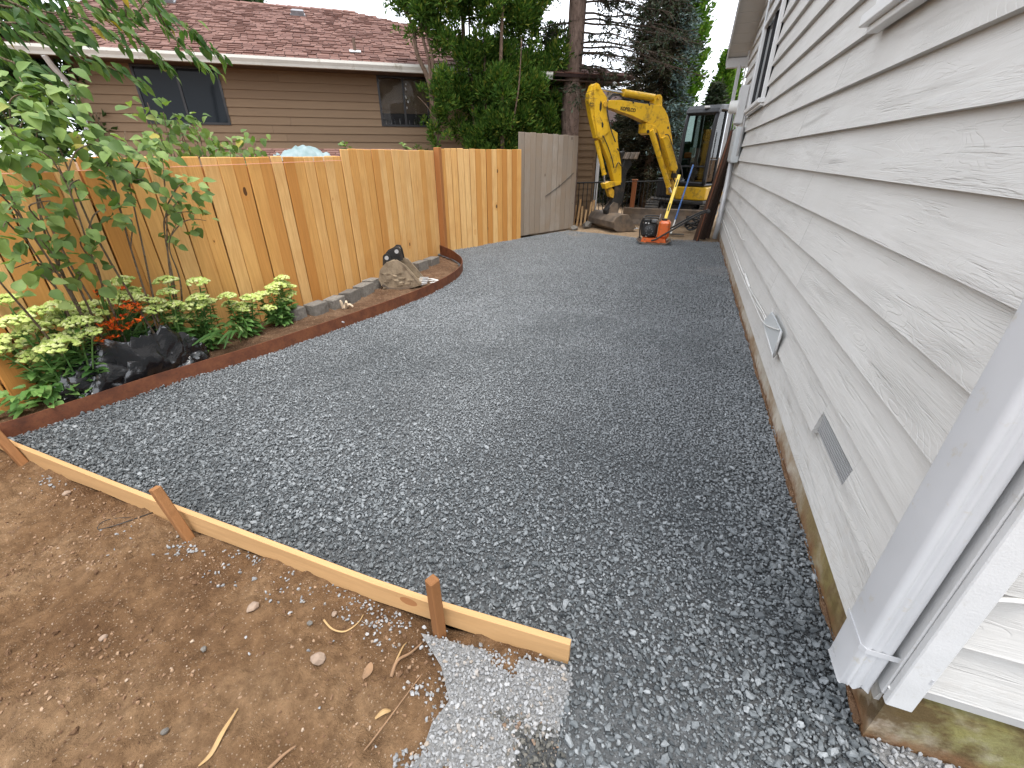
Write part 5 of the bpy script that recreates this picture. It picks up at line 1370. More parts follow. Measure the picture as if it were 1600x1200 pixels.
# ================================================================== SMALL LOOSE THINGS
def strip(name, pts, w, mat, lab, cat, th=.002):
    P = smooth_path(pts, 4); mb = MB(); n = len(P)
    def pr(i):
        t_ = (P[min(i+1, n-1)] - P[max(i-1, 0)]).normalized(); sd = t_.cross(V(0, 0, 1)).normalized(); k = w * (.25 + .75 * math.sin(math.pi * min(.98, max(.06, i / (n - 1)))))
        return [P[i] - sd * k, P[i] + V(0, 0, -th), P[i] + sd * k, P[i] + V(0, 0, th + k * .4)]
    mb.sweep(range(n), pr); return tag(mb.build(name, mat, org=pts[0]), lab, cat)
def onz(u, v, dzv=.006):
    q = at_z(u, v, 0); return (q.x, q.y, dz(q.x, q.y) + dzv)
def onb(u, v, h=.0):
    q = at_z(u, v, 0); return (q.x, q.y, bz(q.x, q.y) + h)
strip('dry_leaf', [onz(373, 1110), onz(352, 1150, .012), onz(330, 1180, .008), onz(312, 1200)], .007, MT['straw'], 'long curled straw coloured leaf on the dirt at bottom edge', 'leaf')
strip('dry_leaf', [onz(584, 1116, .01), onz(598, 1108, .012), onz(609, 1104, .006)], .008, MT['straw'], 'small broken tan leaf in the middle of the dirt', 'leaf')
strip('bark_chip', [onz(565, 1055), onz(575, 1046, .012), onz(580, 1036, .012)], .014, MT['twig'], 'splintered bark chip lying on the dirt', 'bark chip')
def twig(pts, r, mat, lab):
    mb = MB(); P = smooth_path(pts, 4); mb.tube(P, [lerp(r, r * .4, i / len(P)) for i in range(len(P))], 6); tag(mb.build('twig', mat, org=pts[0], smooth=True), lab, 'twig')
twig([onz(507, 972), onz(520, 985), onz(540, 988), onz(560, 975), onz(568, 962)], .004, MT['straw'], 'thin pale curved root on the dirt below the form board')
twig([onz(610, 1052), onz(620, 1030, .012), onz(640, 1012, .015), onz(658, 996)], .0065, MT['twig'], 'dark twig lying left of the near stake')
twig([onz(618, 1030), onz(628, 1008, .015), onz(634, 995)], .004, MT['straw'], 'short pale twig crossing the dark twig')
twig([onz(415, 1200), onz(440, 1175, .01), onz(460, 1158)], .006, MT['twig'], 'thick dark stick at the bottom of the dirt')
twig([onz(545, 1200), onz(575, 1160, .008), onz(630, 1090, .008), onz(660, 1050)], .0035, MT['twig'], 'long thin root running towards the pale chips')
twig([onz(240, 800), onz(190, 826, .01), onz(152, 826, .01), onz(165, 812), onz(205, 808)], .0025, MT['cable_black'], 'thin looped black wire on the dirt')
for k, (u, v, s, lab) in enumerate(((499, 1034, .027, 'fist sized brown stone in the middle of the dirt'), (398, 955, .024, 'round brown stone lying below the form board'), (105, 772, .018, 'pale stone beside the form board near the left stake'),
                                    (486, 979, .012, 'small grey pebble in the dirt'), (523, 960, .013, 'brownish pebble beside the pale root'), (160, 995, .014, 'pale pebble on the dirt at far left'), (320, 1018, .012, 'grey pebble on the lower dirt'), (255, 1140, .012, 'pale grey pebble on the lower left dirt'))):
    q = onz(u, v); rock('stone', (q[0], q[1], q[2] + s * .25), (s, s * .8, s * .65), MT['stone_brown'] if k not in (3, 6, 7) else MT['block'], lab, 'stone', 40 + k)
# pale husk and white sticks in the bed
q = V(*onb(540, 478)); rs = random.Random(8); mb = MB()
for k in range(7):
    a = q + V(rs.uniform(-.03, .03), rs.uniform(-.03, .03), .01); b = a + V(rs.uniform(-.04, .09), rs.uniform(-.10, .10), rs.uniform(.0, .10)); m_ = a.lerp(b, .5) + V(0, 0, .03)
    P = smooth_path([tuple(a), tuple(m_), tuple(b)], 4); mb.tube(P, [.016 * (1 - .8 * abs(i / len(P) - .3)) for i in range(len(P))], 6)
tag(mb.build('dried_husk', MT['bone'], org=q), 'pale dried root clump lying on the bed soil', 'root')
for k in range(3):
    a = V(*onb(664 + 4 * k, 434 + 3 * k, .012)); b = V(*onb(684 + 5 * k, 437 + 3 * k, .03)); mb = MB(); mb.tube([a, a.lerp(b, .5) + V(0, 0, .012), b], .009, 6)
    tag(mb.build('stick', MT['cable_white'], org=a), ['white stick farthest from the edging beside the bucket', 'middle one of three white sticks beside the bucket', 'white stick nearest the edging beside the bucket'][k], 'stick', 'white sticks by the bucket')
# ================================================================== PLANTS
def single_leaf(name, wid=.62, point=1.6, droop=.12, fold=.10, n=6, mat=None):
    """leaf of length 1 along +Y, upper side +Z; folded along its midrib"""
    mb = MB(); vs = []; fs = []
    for i in range(n + 1):
        t_ = i / n; w = wid / 2 * (math.sin(math.pi * t_ ** .62)) ** .9 * (1 if t_ < .98 else .0); z = -droop * t_ * t_
        vs += [(-w, t_, z + fold * w * 2 * (1 - .3 * math.sin(t_ * 9))), (0, t_, z), (w, t_, z + fold * w * 2 * (1 + .3 * math.sin(t_ * 8)))]
    for i in range(n):
        a = i * 3; fs += [(a, a + 1, a + 4, a + 3), (a + 1, a + 2, a + 5, a + 4)]
    mb.add(vs, fs); me = mb.mesh(name, smooth=True, recalc=False)
    if mat: me.materials.append(mat)
    return me
def leaf_mat(pos, d, up, L):
    d = d.normalized(); x = d.cross(up)
    if x.length < 1e-4: x = Vector((1, 0, 0))
    x.normalize(); z = x.cross(d).normalized()
    return Matrix.Translation(pos) @ Matrix((x, d, z)).transposed().to_4x4() @ Matrix.Scale(L, 4)
def put_leaves(root, leaves, me_list, mat, nmax=300, name='leaf'):
    """leaves: (pos, dir, up, length); the largest to the eye as single leaves, the rest as one mass"""
    cam_p = Vector((0, 0, CAM_H))
    leaves = sorted(leaves, key=lambda q: (q[0] - cam_p).length / q[3])
    org = root.location
    for k, (p, d, up, L) in enumerate(leaves[:nmax]):
        o = link(name, me_list[k % len(me_list)], None, root); o.matrix_local = leaf_mat(p - org, d, up, L)
    if len(leaves) > nmax:
        mb = MB()
        for k, (p, d, up, L) in enumerate(leaves[nmax:]):
            M_ = leaf_mat(p, d, up, L); me = me_list[k % len(me_list)]
            mb.add([M_ @ v.co for v in me.vertices], [tuple(f.vertices) for f in me.polygons])
        stuff(mb.build('foliage', mat, root, smooth=True, recalc=False))
def rvec(s=1.0): return Vector((random.gauss(0, s), random.gauss(0, s), random.gauss(0, s)))
def cloud(name, C, D, L, Wd, mat, root, seed=0, kind=True):
    """many small folded leaves in one mesh (numpy)"""
    rs = np.random.RandomState(seed); n = len(C); C = np.asarray(C); D = np.asarray(D)
    D = D / np.linalg.norm(D, axis=1, keepdims=True)
    r = rs.normal(0, 1, (n, 3)); X = np.cross(D, r); X /= np.linalg.norm(X, axis=1, keepdims=True); Nn = np.cross(X, D)
    L = np.asarray(L).reshape(-1, 1) * np.ones((n, 1)); Wd = np.asarray(Wd).reshape(-1, 1) * np.ones((n, 1))
    A = C; B_ = C + D * L * .5 + X * Wd * .5 + Nn * Wd * .15; T_ = C + D * L - Nn * L * .12; E_ = C + D * L * .5 - X * Wd * .5 + Nn * Wd * .15
    vs = np.stack([A, B_, T_, E_], 1).reshape(-1, 3) - np.asarray(root.location)
    me = bpy.data.meshes.new(name); me.vertices.add(4 * n); me.vertices.foreach_set('co', vs.astype(np.float32).ravel())
    me.loops.add(4 * n); me.loops.foreach_set('vertex_index', np.arange(4 * n, dtype=np.int32))
    me.polygons.add(n); me.polygons.foreach_set('loop_start', np.arange(0, 4 * n, 4, dtype=np.int32)); me.polygons.foreach_set('loop_total', np.full(n, 4, np.int32))
    me.update(calc_edges=True); me.validate()
    o = link(name, me, mat, root)
    if kind: stuff(o)
    return o
def clump_pts(cl, n, seed, up=.3, flat=1.0):
    """points and outward directions in a set of clumps (centre, radius)"""
    rs = np.random.RandomState(seed); C, D = [], []
    for (c, r) in cl:
        m_ = max(10, int(n * (r / .25) ** 2)); v = rs.normal(0, 1, (m_, 3)); v /= np.linalg.norm(v, axis=1, keepdims=True)
        rr = r * rs.uniform(.15, 1.0, (m_, 1)) ** .5 * (1 + .25 * rs.normal(0, 1, (m_, 1)) * .5)
        p = np.asarray(c) + v * rr * np.array([1, 1, flat]); d = v + rs.normal(0, .35, (m_, 3)) + np.array([0, 0, up]); C.append(p); D.append(d)
    return np.concatenate(C), np.concatenate(D)
def limb(mb, pts, r0, r1, n=8, wob=.02):
    P = smooth_path([tuple(Vector(p) + rvec(wob)) if 0 < i < len(pts) - 1 else tuple(p) for i, p in enumerate(pts)], 4)
    mb.tube(P, [lerp(r0, r1, i / (len(P) - 1)) for i in range(len(P))], n)

# ---------------------------------------------------------------- shrub in the bed by the fence (left)
sb = thing('fence_shrub', (-3.52, 1.75, .05), 'tall leafy shrub with bare stems against the cedar fence', 'shrub')
LEAF_L = [single_leaf('leaf', w, 1.5, dr, fo, 6, MT['lilac']) for w, dr, fo in ((.74, .18, .14), (.68, .08, .22), (.80, .26, .08), (.70, .3, .18))]
tips = [(14, 185, .0), (48, 150, .1), (95, 178, .15), (150, 175, .1), (120, 215, .25), (62, 205, .2), (195, 205, .1), (215, 240, .05), (165, 255, .25), (90, 255, .3), (35, 235, .25), (125, 285, .2), (60, 290, .1),
        (180, 300, .15), (225, 285, .15), (255, 268, .05), (290, 290, .1), (312, 300, .08), (262, 318, .1), (305, 335, .1), (322, 345, .05), (275, 350, .05), (165, 330, .25), (195, 345, .15),
        (20, 320, .1), (5, 355, .2), (38, 345, .15), (62, 372, .15), (95, 385, .1), (20, 420, .2), (60, 425, .2), (100, 425, .2), (130, 430, .15), (150, 410, .1), (140, 370, .15), (75, 320, .1), (0, 270, .3), (-25, 220, .3), (-20, 300, .3), (-30, 400, .3), (238, 225, .0), (110, 150, .0), (30, 120, .05), (205, 270, .2), (150, 225, .3), (-10, 150, .2)]
bases = [(-3.60, 1.45), (-3.56, 1.62), (-3.58, 1.80), (-3.54, 1.95), (-3.60, 2.15), (-3.57, 2.35)]
leaves = []; mbS = MB(); STEMS = []
for ti, (u, v, near) in enumerate(tips):
    T_ = at_x(u, v, FX + .22 + near + rnd(-.04, .08))
    if ti % 3 == 0 or not STEMS:                    # a stem from the ground
        b = min(bases, key=lambda q: abs(q[1] - (T_.y * .55 + .9)) + rnd(0, .25)); B0 = Vector((b[0] + rnd(-.03, .03), b[1] + rnd(-.04, .04), bz(*b) - .02)); r0 = .0085
    else:                                           # a branch off the nearest stem
        B0 = min((p for S_ in STEMS for p in S_[6:-3] if p.z < T_.z - .1), key=lambda p: (p - T_).length, default=STEMS[0][8]); r0 = .005
    midp = B0.lerp(T_, .5) + V(rnd(-.05, .03), rnd(-.06, .06), .05); q3 = B0.lerp(T_, .8) + V(rnd(-.04, .04), rnd(-.04, .04), .04)
    P = smooth_path([tuple(B0), tuple(midp), tuple(q3), tuple(T_)], 6)
    if r0 > .006: STEMS.append(P)
    mbS.tube(P, [lerp(r0, .0022, i / (len(P) - 1)) for i in range(len(P))], 6)
    nL = 22 if v < 240 else (11 if v < 320 else 8)
    for k in range(nL):
        f = rnd(.62, 1.0) if k > 1 else 1.0
        p = P[min(len(P) - 1, int(f * (len(P) - 1)))] + rvec(.05)
        d = (p - P[int(f * .7 * (len(P) - 1))]).normalized() * .4 + rvec(.5) + V(.15, .25, -.45)
        up = V(.45, -.35, .9) + rvec(.25)
        leaves.append((p, d, up, rnd(.055, .098)))
mbS.build('stem', MT['stem_brown'], sb, smooth=True)
random.shuffle(leaves); put_leaves(sb, leaves, LEAF_L, MT['lilac'], 300)

# ---------------------------------------------------------------- vine behind the fence
vb = thing('vine_shrub', (-4.35, 3.1, 0), 'leafy vine shrub rising behind the fence before the brown house', 'shrub')
leaves = []; mbS = MB()
for (u, v) in ((235, 190), (255, 175), (275, 185), (298, 182), (310, 200), (262, 208), (285, 215), (240, 222), (305, 225), (330, 210), (345, 222), (365, 228), (385, 222), (400, 214), (320, 236), (360, 240), (230, 160), (335, 235), (270, 232), (250, 238)):
    T_ = at_x(u, v, -4.3 + rnd(-.2, .2)); B0 = Vector((-4.4 + rnd(-.1, .1), T_.y * .6 + 1.25, 0))
    P = smooth_path([tuple(B0), tuple(B0.lerp(T_, .55) + V(0, rnd(-.1, .1), .1)), tuple(T_)], 6); mbS.tube(P, [lerp(.009, .003, i / (len(P) - 1)) for i in range(len(P))], 5)
    for k in range(11):
        p = T_ + V(rnd(-.12, .12), rnd(-.13, .13), rnd(-.14, .05)); leaves.append((p, rvec(.5) + V(.2, .2, -.4), V(.4, -.3, .9) + rvec(.3), rnd(.06, .10)))
mbS.build('stem', MT['stem_brown'], vb, smooth=True); put_leaves(vb, leaves, LEAF_L, MT['lilac'], 220)
for k, (u, v, lab) in enumerate(((538, 222, 'small pale sapling top poking above fence left of the window'), (632, 222, 'small pale sapling top poking above fence below the window'))):
    T_ = at_x(u, v, -4.1); sp2 = thing('sapling', (T_.x, T_.y, 0), lab, 'sapling', 'saplings behind the fence'); mbS = MB(); limb(mbS, [(T_.x, T_.y, 0), (T_.x + .02, T_.y, .9), tuple(T_)], .007, .003, 6, .01); mbS.build('stem', MT['stem_brown'], sp2, smooth=True)
    L_ = [(T_ + V(0, rnd(-.03, .03), -rnd(0, .12)), Vector((rnd(-.3, .3), s * rnd(.5, 1), rnd(-.15, .35))), V(.3, -.2, 1), rnd(.09, .14)) for s in (-1, 1, -1, 1, -1, 1, 1)]; put_leaves(sp2, L_, LEAF_L, MT['sedum_leaf'])

# ---------------------------------------------------------------- cherry tree reaching in from upper left
ct = thing('cherry_tree', (-5.1, .35, 0), 'cherry tree with long drooping leaves reaching in over the fence', 'tree')
LEAF_C = [single_leaf('leaf', w, 1.5, dr, fo, 6, MT['cherry']) for w, dr, fo in ((.42, .16, .22), (.46, .24, .14), (.38, .10, .28))]
mbT = MB(); fork = Vector((-5.0, .55, 2.2))
limb(mbT, [(-5.1, .35, -.1), (-5.08, .4, 1.0), tuple(fork), (-5.0, .7, 3.2)], .075, .04, 10, .01); mbT.build('trunk', MT['bark_thin'], ct, smooth=True)
brs = [[(-40, 30), (0, 35), (55, 38), (100, 50), (132, 48)], [(150, -40), (200, 30), (232, 0), (262, 45), (295, 85), (338, 112)], [(20, 40), (110, 75), (170, 105), (222, 128)], [(120, -30), (160, 0), (200, 50), (245, 88), (262, 110)], [(-20, -10), (60, 30), (95, 70), (140, 100)],
       [(-40, 60), (10, 80), (40, 110), (60, 140)], [(-30, 0), (30, 10), (80, 20), (150, 35), (190, 70)], [(200, -30), (250, 20), (300, 45), (318, 70), (350, 92)], [(0, 90), (30, 100), (70, 118), (100, 140)], [(-30, -40), (40, -20), (100, 0), (150, 12), (180, 40)], [(-40, 100), (-5, 120), (25, 150), (30, 180)]]
leaves = []; mbS = MB()
for bi, px_ in enumerate(brs):
    dep = -3.95 - .12 * (bi % 4); P0 = [at_x(u, v, dep + rnd(-.04, .04)) for u, v in px_]
    P = smooth_path([tuple(p) for p in [fork.lerp(P0[0], .5) + V(0, 0, .25)] + P0], 7); mbS.tube([fork] + P, [.012] + [lerp(.010, .0025, i / (len(P) - 1)) for i in range(len(P))], 6)
    i0 = int(len(P) * .22)
    for i in range(i0, len(P)):
        for k in range(2):
            d = V(rnd(-.15, .25), rnd(.15, .8), rnd(-1.0, -.25)) + rvec(.18); leaves.append((P[i] + rvec(.025), d, V(.55, -.35, .6) + rvec(.25), rnd(.065, .115)))
mbS.build('branch', MT['stem_brown'], ct, smooth=True); random.shuffle(leaves); put_leaves(ct, leaves, LEAF_C, MT['cherry'], 300)

# ---------------------------------------------------------------- trees behind the fence
def crown_tree(name, lab, base, trunk_r, h, clumps, n, mat, L, Wd, seed, stems=None, bark='bark_thin', up=.3, group=None):
    r_ = thing(name, base, lab, 'tree', group); mb = MB()
    if stems is None: stems = [([base, Vector(base) + V(0, 0, h * .5), Vector(base) + V(0, 0, h)], trunk_r)]
    for pts, rr in stems: limb(mb, pts, rr, rr * .4, 8, .03)
    mb.build('trunk', MT[bark], r_, smooth=True)
    C, D = clump_pts(clumps, n, seed, up); rs = np.random.RandomState(seed + 1)
    cloud('crown', C, D, L * rs.uniform(.6, 1.3, len(C)), Wd * rs.uniform(.6, 1.3, len(C)), mat, r_, seed); return r_
# leaning multi-stem cedar in front of the window
YA = 8.15
def PA(u, v, y=YA): return at_y(u, v, y)
b0 = Vector((PA(686, 225).x, YA, 0))
st = [([b0, PA(684, 200), PA(678, 160), PA(668, 125), PA(654, 80), PA(640, 40), PA(622, -10), PA(600, -70)], .055), ([PA(672, 135), PA(664, 95), PA(657, 55), PA(655, 0), PA(650, -80)], .035), ([PA(676, 128), PA(673, 90), PA(668, 45), PA(668, -30)], .028), ([PA(680, 190), PA(668, 165), PA(652, 150)], .012)]
rs = random.Random(5); cl = []
for u, v, r, n_ in ((688, 150, .16, 5), (694, 120, .15, 4), (684, 175, .14, 4), (676, 215, .10, 3), (660, 228, .10, 3), (695, 228, .08, 2), (650, 40, .12, 3), (655, 55, .08, 2), (640, 10, .16, 4), (620, 5, .13, 3), (668, 10, .18, 4), (690, 60, .15, 4), (686, 30, .16, 4), (652, -30, .3, 6), (690, -30, .3, 6), (625, 48, .05, 1), (622, 5, .1, 2), (660, 140, .08, 2), (700, 165, .12, 3), (668, 190, .06, 2)):
    for _ in range(n_):
        cl.append((tuple(PA(u + rs.gauss(0, 7), v + rs.gauss(0, 8), YA + rs.uniform(-.15, .2))), r * rs.uniform(.6, 1.0)))
crown_tree('leaning_cedar', 'leaning multi stem cedar in front of the brown house window', tuple(b0), .06, 4, cl, 700, MT['cedar_green'], .085, .026, 31, st, up=.8)
# dense cedar
YB = 8.95
b0 = Vector((PA(745, 230, YB).x, YB, 0)); cl = []
for _ in range(250):
    u, v = rs.uniform(705, 876), rs.uniform(-140, 238)
    lo = 722 if v > 60 else 708
    if v > 150 and u < 715 + (v - 150) * .3: continue
    if u > 860 and v < 60 and rs.random() < .75: continue
    if 12 < v < 52 and 715 < u < 800 and rs.random() < .72: continue
    if 45 < v < 80 and 730 < u < 760 and rs.random() < .6: continue
    cl.append((tuple(PA(u, v, YB + max(0, u - 780) / 90 * 1.5 + rs.uniform(-.3, .45))), rs.uniform(.11, .27)))
for u, v in ((870, 110), (878, 135), (872, 165), (880, 175), (868, 195), (850, 215), (820, 225), (790, 232), (760, 235), (740, 228), (725, 205), (800, 170), (830, 150), (770, 190), (850, 180), (840, 120), (780, 120), (815, 95)):
    for _ in range(2): cl.append((tuple(PA(u + rs.gauss(0, 5), v + rs.gauss(0, 5), YB - .15 + max(0, u - 775) / 90 * 1.6 + rs.uniform(-.1, .2))), rs.uniform(.12, .22)))
st = [([b0, PA(742, 205, YB), PA(735, 160, YB), PA(728, 90, YB), PA(727, 30, YB), PA(724, -60, YB), PA(722, -160, YB)], .06), ([PA(743, 210, YB), PA(737, 150, YB), PA(734, 60, YB), PA(733, -40, YB)], .03), ([Vector((PA(785, 220, YB).x, YB, 0)), PA(785, 170, YB), PA(783, 100, YB), PA(785, 30, YB), PA(790, -90, YB)], .05), ([PA(760, 230, YB), PA(758, 120, YB), PA(757, 50, YB), PA(760, -60, YB)], .04), ([PA(800, 200, YB), PA(806, 130, YB), PA(815, 60, YB)], .02)]
crown_tree('dense_cedar', 'dense bushy green cedar between the window and the big trunk', tuple(b0), .06, 5, cl, 680, MT['cedar_green'], .088, .026, 37, st, up=.8)

# big fir with bare trunk and drooping dead branches
TX, TY = -2.56, 10.55
ft = thing('fir_tree', (TX, TY, 0), 'big fir with thick straight bare trunk behind the grey panel', 'tree')
mb = MB(); n = 26
pts = [Vector((TX + .02 * math.sin(k * .7), TY, -.1 + k * .38)) for k in range(n)]
mb.tube(pts, [lerp(.205, .11, k / n) * (1 + .03 * math.sin(k * 2.3)) for k in range(n)], 18); mb.build('trunk', MT['bark'], ft, smooth=True)
rs = random.Random(22); mbB = MB(); C, D = [], []; C2, D2 = [], []
for k in range(74):
    z = rs.uniform(2.9, 7.5) if k > 10 else rs.uniform(2.5, 4.2); a = rs.uniform(-.9, .75) if rs.random() < .75 else rs.uniform(0, 6.28); Lb = rs.uniform(1.0, 2.5)
    d = V(math.cos(a), -math.sin(a) * .6, 0) if rs.random() < .78 else V(-math.cos(a), -.3, 0); s0 = Vector((TX, TY, z)); P = []
    for i in range(7):
        f = i / 6; P.append(s0 + d * Lb * f + V(rs.gauss(0, .03), rs.gauss(0, .03), -.25 * Lb * f ** 1.5 + .12 * f + rs.gauss(0, .02)))
    P = smooth_path([tuple(p) for p in P], 3); mbB.tube(P, [lerp(.022, .004, i / (len(P) - 1)) for i in range(len(P))], 5)
    dens = 0.25 if z < 3.5 else (.55 if z < 4.3 else 1.0)
    for i in range(4, len(P)):
        for _ in range(3):
            td = (V(rs.gauss(0, .6), rs.gauss(0, .6), rs.uniform(-1.0, .1)) + d * .6).normalized(); tl = rs.uniform(.08, .40); e = P[i] + td * tl
            mbB.tube([P[i], P[i].lerp(e, .5) + V(0, 0, .012), e], [.004, .003, .0015], 4, False)
            if rs.random() < dens:
                for q in range(7): C.append(tuple(P[i].lerp(e, rs.random()) + Vector((rs.gauss(0, .02), rs.gauss(0, .02), rs.gauss(0, .02))))); D.append((td.x + rs.gauss(0, .6), td.y + rs.gauss(0, .6), td.z + rs.gauss(0, .6)))
mbB.build('dead_branch', MT['dead_twig'], ft, recalc=False)
cloud('needles', C, D, np.random.RandomState(1).uniform(.05, .11, len(C)), .03, MT['fir'], ft, 2)
cl = [((TX + rs.gauss(0, .9), TY + rs.gauss(0, .5), rs.uniform(4.6, 8)), rs.uniform(.2, .4)) for _ in range(46)]
C, D = clump_pts(cl, 90, 5, -.2, .6); cloud('crown', C, D, .10, .028, MT['fir'], ft, 3)

# conifer helper: whorls of drooping branches
def conifer(name, lab, base, h, rad, z0, nb, mat, seed, leaf=.10, lw=.03, per=16, tipmat=None, tipfn=None, narrow=False, group=None, droop=.25):
    r_ = thing(name, base, lab, 'tree', group); rs = random.Random(seed); B0 = Vector(base)
    mb = MB(); mb.tube([B0 - V(0, 0, .1), B0 + V(0, 0, h * .5), B0 + V(0, 0, h)], [.010 * h + .03, .006 * h + .02, .01], 8); mb.build('trunk', MT['bark_thin'], r_, smooth=True)
    C, D, C2, D2 = [], [], [], []; mbB = MB()
    for k in range(nb):
        f = rs.random() ** .8; z = lerp(z0, h, f); R_ = rad * (1 - f) ** .75 + .05; a = rs.uniform(0, 6.283); d = V(math.cos(a), math.sin(a), 0)
        L_ = R_ * rs.uniform(.7, 1.1); s0 = B0 + V(0, 0, z); e = s0 + d * L_ + V(0, 0, -droop * L_ + (.9 * L_ if narrow else 0))
        if not narrow: mbB.tube([s0, s0.lerp(e, .5) + V(0, 0, .05), e], [.014, .01, .004], 4, False)
        m_ = int(per * (.4 + L_))
        for q in range(m_):
            t_ = rs.random() ** .6; p = s0.lerp(e, t_) + Vector((rs.gauss(0, .09), rs.gauss(0, .09), rs.gauss(0, .06))) * (.5 + L_ * .4); dd = (d.x + rs.gauss(0, .7), d.y + rs.gauss(0, .7), (1.0 if narrow else -.1) + rs.gauss(0, .5))
            if tipfn is not None and tipfn(p, t_, rs): C2.append(tuple(p)); D2.append(dd)
            else: C.append(tuple(p)); D.append(dd)
    if len(mbB.v): mbB.build('branch', MT['dead_twig'], r_, recalc=False)
    rr = np.random.RandomState(seed); cloud('crown', C, D, leaf * rr.uniform(.6, 1.4, len(C)), lw, mat, r_, seed)
    if C2: cloud('tip_needles', C2, D2, leaf * rr.uniform(.6, 1.3, len(C2)), lw * 1.1, tipmat, r_, seed + 1)
    return r_
q = at_y(1028, 150, 15.4)
conifer('blue_spruce', 'spruce with brown dead interior and blue green tips behind the excavator', (q.x, 15.4, 0), 11, 1.15, .3, 800, MT['fir_brown'], 51, .13, .03, 80, MT['bluespruce'],
        lambda p, t_, rs: rs.random() < (.8 if (p.x > q.x + .30 and t_ > .6) else .05))
q2 = at_y(1055, 150, 18.2)
conifer('tall_arborvitae', 'tall bright green arborvitae column right behind the blue spruce', (q2.x, 18.2, 0), 12, .92, .2, 1000, MT['thuja'], 52, .15, .07, 44, narrow=True)
for k, (u, v, y, hh, lab) in enumerate(((1138, 90, 21.0, 0, 'tallest of the three arborvitaes beside the grey house soffit'), (1119, 140, 21.6, 0, 'lower arborvitae just above the excavator cab roof'), (1149, 105, 22.0, 0, 'arborvitae partly hidden by the grey house downspout'))):
    q = at_y(u, v, y); conifer('arborvitae', lab, (q.x, y, 0), q.z + .15, .62, .2, 420, MT['thuja'], 60 + k, .16, .075, 40, narrow=True, group='arborvitaes beyond the excavator')
for k, (x, y, h, r, lab) in enumerate(((-2.1, 16.4, 3.3, 1.0, 'dark conifer filling the gap under the excavator boom'), (-.95, 16.9, 3.0, 1.1, 'dark conifer low behind the black railing by the cab'), (.35, 17.2, 3.4, 1.0, 'dark conifer seen through the excavator cab glass'), (-3.4, 17.4, 2.5, .9, 'low dark conifer behind the brown house corner'))):
    conifer('dark_conifer', lab, (x, y, 0), h, r, .05, 330, MT['fir'], 70 + k, .12, .04, 40, group='dark conifers behind the railing', droop=.15)
# broadleaf trees further off
def broad(name, lab, base, h, rad, seed, n=150, mat='bgleaf', L=.13, group=None):
    rs = random.Random(seed); cl = []
    for _ in range(46):
        v = Vector((rs.gauss(0, 1), rs.gauss(0, 1), rs.gauss(0, 1))).normalized() * rs.uniform(.3, 1); cl.append(((base[0] + v.x * rad, base[1] + v.y * rad, h * .66 + v.z * h * .36), rs.uniform(.25, .5) * rad * .5))
    B0 = Vector(base); st = [([B0 - V(0, 0, .1), B0 + V(.1, 0, h * .3), B0 + V(0, .1, h * .75)], .05 + .012 * h)] + [([B0 + V(.05, 0, h * .3), B0 + V(rad * .5 * math.cos(a), rad * .5 * math.sin(a), h * .6), B0 + V(rad * .8 * math.cos(a), rad * .8 * math.sin(a), h * .8)], .03 + .005 * h) for a in (.3, 2.2, 4.1)]
    return crown_tree(name, lab, base, .1, h, cl, n, MT[mat], L, L * .55, seed, st, 'bark_thin', .1, group)
broad('leafy_tree', 'leafy tree behind the shrub left of the brown house', (-10.2, 5.05, 0), 4.2, 1.25, 81, 170, 'bgleaf', .12, 'leafy trees in the distance')
broad('leafy_tree', 'tall leafy tree showing over the brown house ridge at the top edge', (-22.5, 21.5, 0), 9.6, 3.0, 82, 60, 'bgleaf', .22, 'leafy trees in the distance')
broad('leafy_tree', 'leafy tree far left behind the cherry branches', (-13.0, 4.6, 0), 5.6, 2.2, 83, 70, 'bgleaf', .17, 'leafy trees in the distance')

# ---------------------------------------------------------------- sedums
def dome(name, seed):
    rs = random.Random(seed); mb = MB()
    for k in range(70):                                  # florets over a flat dome
        r = math.sqrt(rs.random()); a = rs.uniform(0, 6.283); x, y = r * math.cos(a), r * math.sin(a); z = .42 * (1 - r * r) + rs.uniform(-.05, .05); s = rs.uniform(.15, .23)
        c = Vector((x, y, z)); V8 = [c + Vector(o) * s for o in ((1, 0, 0), (-1, 0, 0), (0, 1, 0), (0, -1, 0), (0, 0, .8), (0, 0, -.8))]
        mb.add(V8, [(0, 2, 4), (2, 1, 4), (1, 3, 4), (3, 0, 4), (2, 0, 5), (1, 2, 5), (3, 1, 5), (0, 3, 5)])
    for k in range(7):
        a = k * .9; mb.add([(0, 0, -.55), (.7 * math.cos(a), .7 * math.sin(a), .12), (.7 * math.cos(a + .25), .7 * math.sin(a + .25), .12)], [(0, 1, 2)])
    me = mb.mesh(name, recalc=False); me.materials.append(MT['sedum_head']); return me
HEADS = [dome('flower_head', 100 + k) for k in range(5)]
LEAF_S = [single_leaf('leaf', w, 1.4, dr, fo, 5, MT['sedum_leaf']) for w, dr, fo in ((.5, .15, .16), (.56, .25, .1), (.46, .05, .22))]
def Z5(l, ox, oy, s): return [(x * s + ox, y * s + oy, w) for x, y, w in l]
